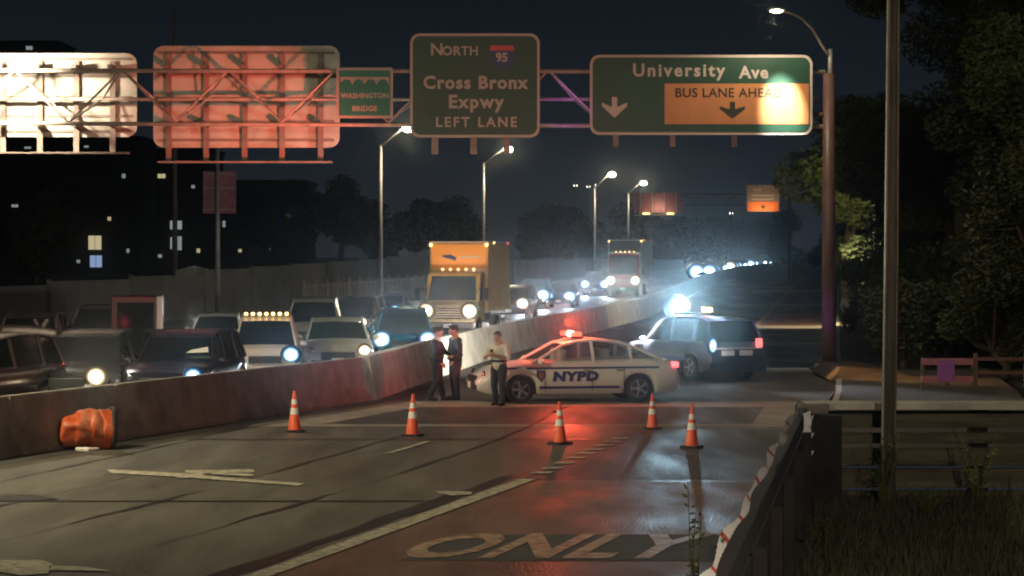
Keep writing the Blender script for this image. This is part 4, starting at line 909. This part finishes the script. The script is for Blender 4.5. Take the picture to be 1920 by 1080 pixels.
# ================================================================== PEOPLE
def remesh(o, vox=.016, mat_=None, smooth=4):
    m = o.modifiers.new('remesh', 'REMESH'); m.mode = 'VOXEL'; m.voxel_size = vox; m.use_smooth_shade = True
    s = o.modifiers.new('smooth', 'SMOOTH'); s.iterations = smooth; s.factor = .5; return o
def person(label, X, Y, z, rz, pose, top, trousers, hair='hair', cap=False, h=1.0):
    t = thing('person', label, 'person', (X, Y, z), rz); t.scale = (h*1.12, h*1.16, h)
    J = pose; V = Vector
    b = MB()
    def seg(mb, a, c, r0, r1, n=10): 
        mb.tube([a, c], [r0, r1], n); mb.ball(a, r0, 10, 7); mb.ball(c, r1, 10, 7)
    hd = V(J['head'])
    b.ball(hd, (.098, .076, .118), 14, 10); b.ball(hd+V((.035, 0, -.055)), (.062, .055, .065)); b.ball(hd+V((.102, 0, -.01)), (.02, .014, .024)); b.ball(hd+V((.09, 0, -.06)), (.014, .026, .010))
    for s in (-1, 1): b.ball(hd+V((0, s*.078, -.005)), (.022, .012, .032), 8, 6); b.ball(hd+V((.085, s*.032, .018)), (.012, .014, .008), 8, 5)
    seg(b, J['neck'], hd+V((-.01, 0, -.06)), .058, .055); seg(b, J['neck'], J['chest'], .09, .14); seg(b, J['chest'], J['pelvis'], .13, .13)
    for k in ('l', 'r'):
        sh, el, wr = V(J['sh'+k]), V(J['el'+k]), V(J['wr'+k]); seg(b, J['chest'], sh, .09, .06); seg(b, sh, el, .053, .043); seg(b, el, wr, .042, .028)
        hp, kn, an = V(J['hp'+k]), V(J['kn'+k]), V(J['an'+k]); seg(b, J['pelvis'], hp, .11, .09); seg(b, hp, kn, .088, .058); seg(b, kn, an, .056, .04)
        d = (V(J['ha'+k])-wr).normalized(); side = d.orthogonal().normalized(); up = d.cross(side)
        b.ball(wr+d*.045, .036, 8, 6); b.box(wr+d*.05, (.075, .07, .028), mx=Matrix((d, side, up)).transposed())
        for i, ln in enumerate((.062, .072, .068, .054)):
            p0 = wr+d*.085+side*(-.03+.02*i); p1 = p0+d*ln*.55-up*.008; p2 = p1+d*ln*.3-up*.026
            b.tube([p0, p1, p2], [.0095, .009, .008], 6)
        b.tube([wr+d*.03+side*-.032, wr+d*.06+side*-.055, wr+d*.085+side*-.058-up*.015], [.012, .011, .009], 6)
    remesh(b.build('body', M['skin'], t), .0125, smooth=2)
    s_ = MB(); seg(s_, V(J['neck'])+V((-.0, 0, -.03)), J['chest'], .08, .165); seg(s_, J['chest'], J['pelvis'], .158, .150); s_.ball(V(J['chest'])+V((.03, 0, -.12)), (.15, .175, .17))
    for k in ('l', 'r'):
        sh, el, wr = V(J['sh'+k]), V(J['el'+k]), V(J['wr'+k]); seg(s_, J['chest'], sh, .13, .075); seg(s_, sh, el, .070, .060)
        if not J.get('short'): seg(s_, el, wr-(wr-el)*.08, .056, .042)
    remesh(s_.build('shirt', M[top], t), .02)
    p_ = MB(); p_.ball(J['pelvis'], (.145, .175, .13))
    for k in ('l', 'r'):
        hp, kn, an = V(J['hp'+k]), V(J['kn'+k]), V(J['an'+k]); seg(p_, J['pelvis'], hp, .13, .11); seg(p_, hp, kn, .108, .078); seg(p_, kn, an+V((0, 0, .02)), .075, .062)
        bt = MB(); f = V((1, 0, 0)); f.rotate(Matrix.Rotation(J.get('foot'+k, 0), 3, 'Z')); bt.ball(an+V((0, 0, -.02)), (.06, .055, .07)); bt.tube([an+f*-.05+V((0, 0, -.045)), an+f*.09+V((0, 0, -.05)), an+f*.17+V((0, 0, -.062))], [.045, .047, .030], 10)
        remesh(bt.build('boot', M['boots'], t), .016)
    remesh(p_.build('trousers', M[trousers], t), .02)
    pv_ = V(J['pelvis'])+V((0, 0, .10)); MB().lathe([(.150, -.03), (.168, -.025), (.168, .025), (.150, .03)], 18, Matrix.Translation(pv_)).build('duty_belt', M['boots'], t)
    hm = MB(); hm.ball(hd+V((-.012, 0, .03)), (.102, .085, .10), 14, 9)
    if cap:
        hm.lathe([(.085, -.01), (.10, .03), (.12, .06), (.02, .075)], 16, Matrix.Translation(hd+V((0, 0, .06)))); hm.box(hd+V((.10, 0, .055)), (.09, .12, .012))
    hm.build('cap' if cap else 'hair', M[hair] if not cap else M['navy'], t)
    return t
base = dict(head=(.02, 0, 1.66), neck=(0, 0, 1.48), chest=(0, 0, 1.30), pelvis=(0, 0, .96),
  shl=(0, .19, 1.42), shr=(0, -.19, 1.42), ell=(.02, .27, 1.14), elr=(.02, -.27, 1.14), wrl=(.16, .22, .92), wrr=(.16, -.22, .92), hal=(.2, .2, .84), har=(.2, -.2, .84),
  hpl=(0, .09, .88), hpr=(0, -.09, .88), knl=(.04, .11, .50), knr=(.02, -.11, .50), anl=(0, .13, .09), anr=(-.02, -.13, .09))
import copy
p1 = copy.deepcopy(base); p1.update(anl=(.10, .16, .09), anr=(-.12, -.12, .09), ell=(.12, .26, 1.16), wrl=(.28, .12, 1.08), hal=(.34, .05, 1.05))
p2 = copy.deepcopy(base); p2.update(head=(.05, 0, 1.65), anl=(.05, .20, .09), anr=(-.05, -.18, .09), elr=(-.06, -.33, 1.18), wrr=(.06, -.22, .98), har=(.12, -.12, .96))
p3 = copy.deepcopy(base); p3.update(head=(.06, 0, 1.64), ell=(.10, .29, 1.13), elr=(.10, -.29, 1.13), wrl=(.30, .10, 1.22), wrr=(.30, -.08, 1.20), hal=(.32, 0, 1.25), har=(.32, .05, 1.22), short=True, anl=(.08, .14, .09), anr=(-.06, -.12, .09), knl=(.07, .12, .5))
D = 58.2; person('officer in dark blue, lit by headlights, farthest from the police sedan', X_at(819, D), D, 0, R(-10), p1, 'navy', 'navy', cap=True)
D = 58.6; person('broad officer in a dark jacket, standing with his back to the road', X_at(854, D), D, 0, R(205), p2, 'navy', 'navy', h=1.02, cap=True)
D = 56.1; t3 = person('officer in a white short-sleeved shirt leaning at the front of the police sedan', X_at(936, D), D, 0, R(-125), p3, 'shirt', 'navy', h=.99)
D = 105; person('distant person in a pale shirt on the pavement behind the gantry column', X_at(1590, D), D, gz(D)+.14, R(-90), base, 'shirt', 'navy', h=.98)
tag(MB().box((0, 0, 0), (.075, .012, .15)).build('mobile_phone', M['black'], loc=(X_at(936, 56.1)-.17, 56.1-.27, 1.25), rz=.4), 'dark phone held by the officer in the white shirt', 'phone')

# ================================================================== CONES, DRUM, BARRICADE, TAPE
def cone():
    t = thing('traffic_cone', '', '', (0, 0, 0)); H = .78
    MB().prism(rrect(.38, .38, .05, 3), 0, .035).build('base', M['rubber'], t)
    def r(z): return .135-(.135-.028)*z/H
    def ring(a, b, e=0): return MB().lathe([(r(a)+e, a), (r(b)+e, b)], 24)
    c = MB().lathe([(r(.03), .03), (r(H), H), (.02, H), (.001, H)], 24); c.lathe([(.03, H-.01), (.034, H+.01), (.03, H+.03), (.001, H+.03)], 14); c.build('body', M['cone'], t)
    ring(.34, .47, .003).build('reflective_band', M['cone_white'], t); ring(.54, .64, .003).build('reflective_band', M['cone_white'], t)
    return t
c0 = cone()
for i, (px, py, l, k, ti) in enumerate(((552, 810, 'orange traffic cone nearest the dark median barrier', 1, (0, 0)), (773, 818, 'orange traffic cone in front of the two dark officers', 1, (.02, 0)),
      (1050, 833, 'orange traffic cone in the red reflection before the police sedan', .97, (0, .02)), (1223, 805, 'small orange traffic cone at the rear wheel of the police sedan', .86, (0, 0)), (1297, 840, 'orange traffic cone alone in the bus lane, nearest the tape', .95, (0, -.02)))):
    o = c0 if i == 0 else copy_tree(c0); X, D = gpt(px, py); o.location = (X, D, .012); o.scale = (k, k, k); o.rotation_euler = (*ti, .3+i)
    tag(o, l, 'traffic cone', 'traffic cones across the closed lanes')
D = 43.4; X = X_at(163, D); t = thing('traffic_drum', 'crumpled orange traffic drum lying against the median barrier', 'traffic drum', (X, D, .37), R(20))
T = Matrix.Rotation(R(90), 4, 'Y') @ Matrix.Rotation(.3, 4, 'Z')
from mathutils import noise as _nz
def crush(mb, k=.085):
    o = []
    for p in mb.v:
        q = Vector(p); n_ = _nz.noise_vector(q*2.6+Vector((3, 1, 7)))*k + _nz.noise_vector(q*7+Vector((1, 9, 2)))*k*.28
        q = q+n_; q.z = max(q.z*.93, -.36); o.append(tuple(q))
    mb.v = o; return mb
def prof_in(p, n=5):
    o = []
    for (r0, z0), (r1, z1) in zip(p, p[1:]): o += [(r0+(r1-r0)*i/n, z0+(z1-z0)*i/n) for i in range(n)]
    return o+[p[-1]]
crush(MB().lathe(prof_in([(.001, -.46), (.27, -.46), (.30, -.42), (.31, -.22), (.345, -.20), (.345, .0), (.365, .02), (.365, .22), (.385, .24), (.385, .42), (.30, .47), (.001, .44)]), 40, T)).build('body', M['drum'], t)
for a, b, rr in ((-.17, -.03, .349), (.06, .19, .369)): crush(MB().lathe(prof_in([(rr, a), (rr, b)], 3), 40, T)).build('reflective_band', M['drum_band'], t)
crush(MB().lathe(prof_in([(.385, .40), (.43, .41), (.44, .47), (.36, .49)], 2), 40, T)).build('base_ring', M['rubber'], t)
MB().tube([(-.25, -.3, -.33), (-.05, -.42, -.34), (.15, -.34, -.33)], [.03, .05, .02], 6).build('torn_flap', M['plate'], t)
# barricade on the pavement
D = 60; X = X_at(1777, D); t = thing('barricade', 'small plank barricade with a purple square panel', 'barricade', (X, D, .14))
for z in (.72, .28): MB().box((0, 0, z), (1.30, .04, .17)).build('plank', M['purple'], t, bevel=.01)
MB().box((-.05, -.035, .50), (.42, .02, .52)).build('panel', M['panel_purple'], t)
for x in (-.62, 0, .64): MB().box((x, .05, .40), (.08, .06, .80)).build('leg', M['wood'], t)
D = 62; X = X_at(1830, D); t = thing('wooden_railing', 'dark wooden railing running off beside the barricade', 'railing', (X, D, .14))
for z in (.7, .35): MB().box((2.0, 0, z), (4, .05, .09)).build('rail', M['rust'], t)
for x in (0, 1.3, 2.6, 3.9): MB().box((x, .05, .4), (.09, .09, .9)).build('post', M['rust'], t)
# utility pole
D = 38.9; X = X_at(1664, D); t = thing('utility_pole', 'weathered utility pole with a conduit, in front of the plank wall', 'pole', (X, D, -.5))
MB().tube([(0, 0, 0), (.06, 0, 4), (.10, 0, 8.2)], [.125, .11, .09], 16).build('pole', M['pole_wood'], t)
MB().tube([(-.10, -.10, 0), (-.05, -.10, 4), (.0, -.09, 8.2)], .022, 8).build('conduit', M['steel'], t)
MB().tube([(.10, -.10, .6), (.15, -.10, 4), (.17, -.09, 8.2)], .016, 6).build('ground_wire', M['pole_wood'], t)
# barrier tape
r_ = random.Random(11); tp = MB(); n = 90; pr = []
for i in range(n+1):
    f = i/n; p = P0.lerp(P1, f); sag = -.03*math.sin(f*math.pi*5)**2
    pr.append((Vector((p.x-.04+.02*math.sin(f*31), p.y, 1.07+sag+.015*math.sin(f*47))), f*9+.7*math.sin(f*17)))
for i in range(n):
    (p, a), (q_, b) = pr[i], pr[i+1]; k = .034*(1.2+.5*math.sin(i*.55))
    ca = Vector((.6+.3*math.cos(a), 0, -.7))*k; cb_ = Vector((.6+.3*math.cos(b), 0, -.7))*k
    tp.mat(0 if (i % 7) > 0 else 1).add([p-ca, p+ca, q_+cb_, q_-cb_], [(0, 1, 2, 3)])
for i in range(14):
    a = i/13; tp.mat(0).add([(P1.x-.22+.14*math.sin(i*2.1), P1.y-1.9, 1.0-.75*a), (P1.x-.10+.06*math.sin(i*1.3), P1.y-1.85, 1.04-.75*a), (P1.x-.10, P1.y-1.92, .90-.7*a), (P1.x-.28, P1.y-1.9, .88-.7*a)], [(0, 1, 2, 3)])
tag(tp.build('barrier_tape', [M['tape'], M['tape_red']]), 'twisted white and red barrier tape along the timber guard', 'tape')

# ================================================================== LAMP POSTS JUST OUTSIDE THE PICTURE
def side_lamp(label, X, Y, h, energy, aim, size=150, c=(1, .86, .58), arm=(1.6, 0)):
    t = thing('street_lamp', label, 'street lamp', (X, Y, 0), 0)
    MB().tube([(0, 0, 0), (0, 0, h-.3)], [.13, .08], 10).build('pole', M['steel'], t)
    MB().tube([(0, 0, h-.4), (arm[0]*.6, arm[1]*.6, h+.1), (arm[0], arm[1], h+.15)], [.06, .05, .04], 7).build('arm', M['steel'], t)
    MB().ball((arm[0], arm[1], h+.12), (.35, .16, .08)).build('lamp_head', M['steel'], t); MB().ball((arm[0], arm[1], h+.03), (.24, .12, .07)).build('lamp_lens', M['lamp'], t)
    light('lamp_light', 'SPOT', energy, c, (arm[0], arm[1], h-.1), Vector(aim)-Vector((X, Y, 0)), size, .6, .2, t); return t
side_lamp('street lamp left of the picture beside the near barrier', -15.5, 37, 9.5, 10500, (-6, 42, 0), 150, (1, .88, .54))
side_lamp('street lamp behind the camera at the right kerb', 3.2, 8, 9, 9500, (.5, 23, 0), 140, (1, .84, .62))
t = side_lamp('street lamp left of the picture in front of the brightest sign back', -19.2, 69.4, 9.1, 5600, (-15.6, 73.4, 8.4), 108, (1, .86, .62), (3.7, .1))

side_lamp('street lamp left of the picture above the oncoming lanes', -16.4, 59.5, 9.9, 5600, (-8.5, 58, 0), 118, (1, .88, .66), (2.2, 0))
side_lamp('street lamp among the right trees behind the utility pole', X_at(1640, 112), 112, 6.6, 4800, (15.2, 118, 5), 170, (1, .84, .50), (-1.2, 0))
side_lamp('added lamp right of the picture behind the timber wall, lighting the dark trees', 17.5, 52, 8.5, 500, (14, 70, 4), 160, (1, .84, .5), (-1.2, 0))  # unseen lamp, added to brighten the right-hand trees faintly
# ================================================================== HAZE
hz = MB().box((0, 330, 15), (700, 760, 34)).build('haze', None)
hm = bpy.data.materials.new('haze'); hm.use_nodes = True; n = hm.node_tree
for nd in list(n.nodes):
    if nd.type != 'OUTPUT_MATERIAL': n.nodes.remove(nd)
out = [x for x in n.nodes if x.type == 'OUTPUT_MATERIAL'][0]; pv = n.nodes.new('ShaderNodeVolumePrincipled')
pv.inputs['Color'].default_value = (.8, .85, .9, 1); pv.inputs['Density'].default_value = .0005; pv.inputs['Anisotropy'].default_value = .985
n.links.new(pv.outputs[0], out.inputs['Volume']); hz.data.materials.clear(); hz.data.materials.append(hm)
tag(hz, 'thin night haze glowing round the headlights', 'haze', kind='stuff')
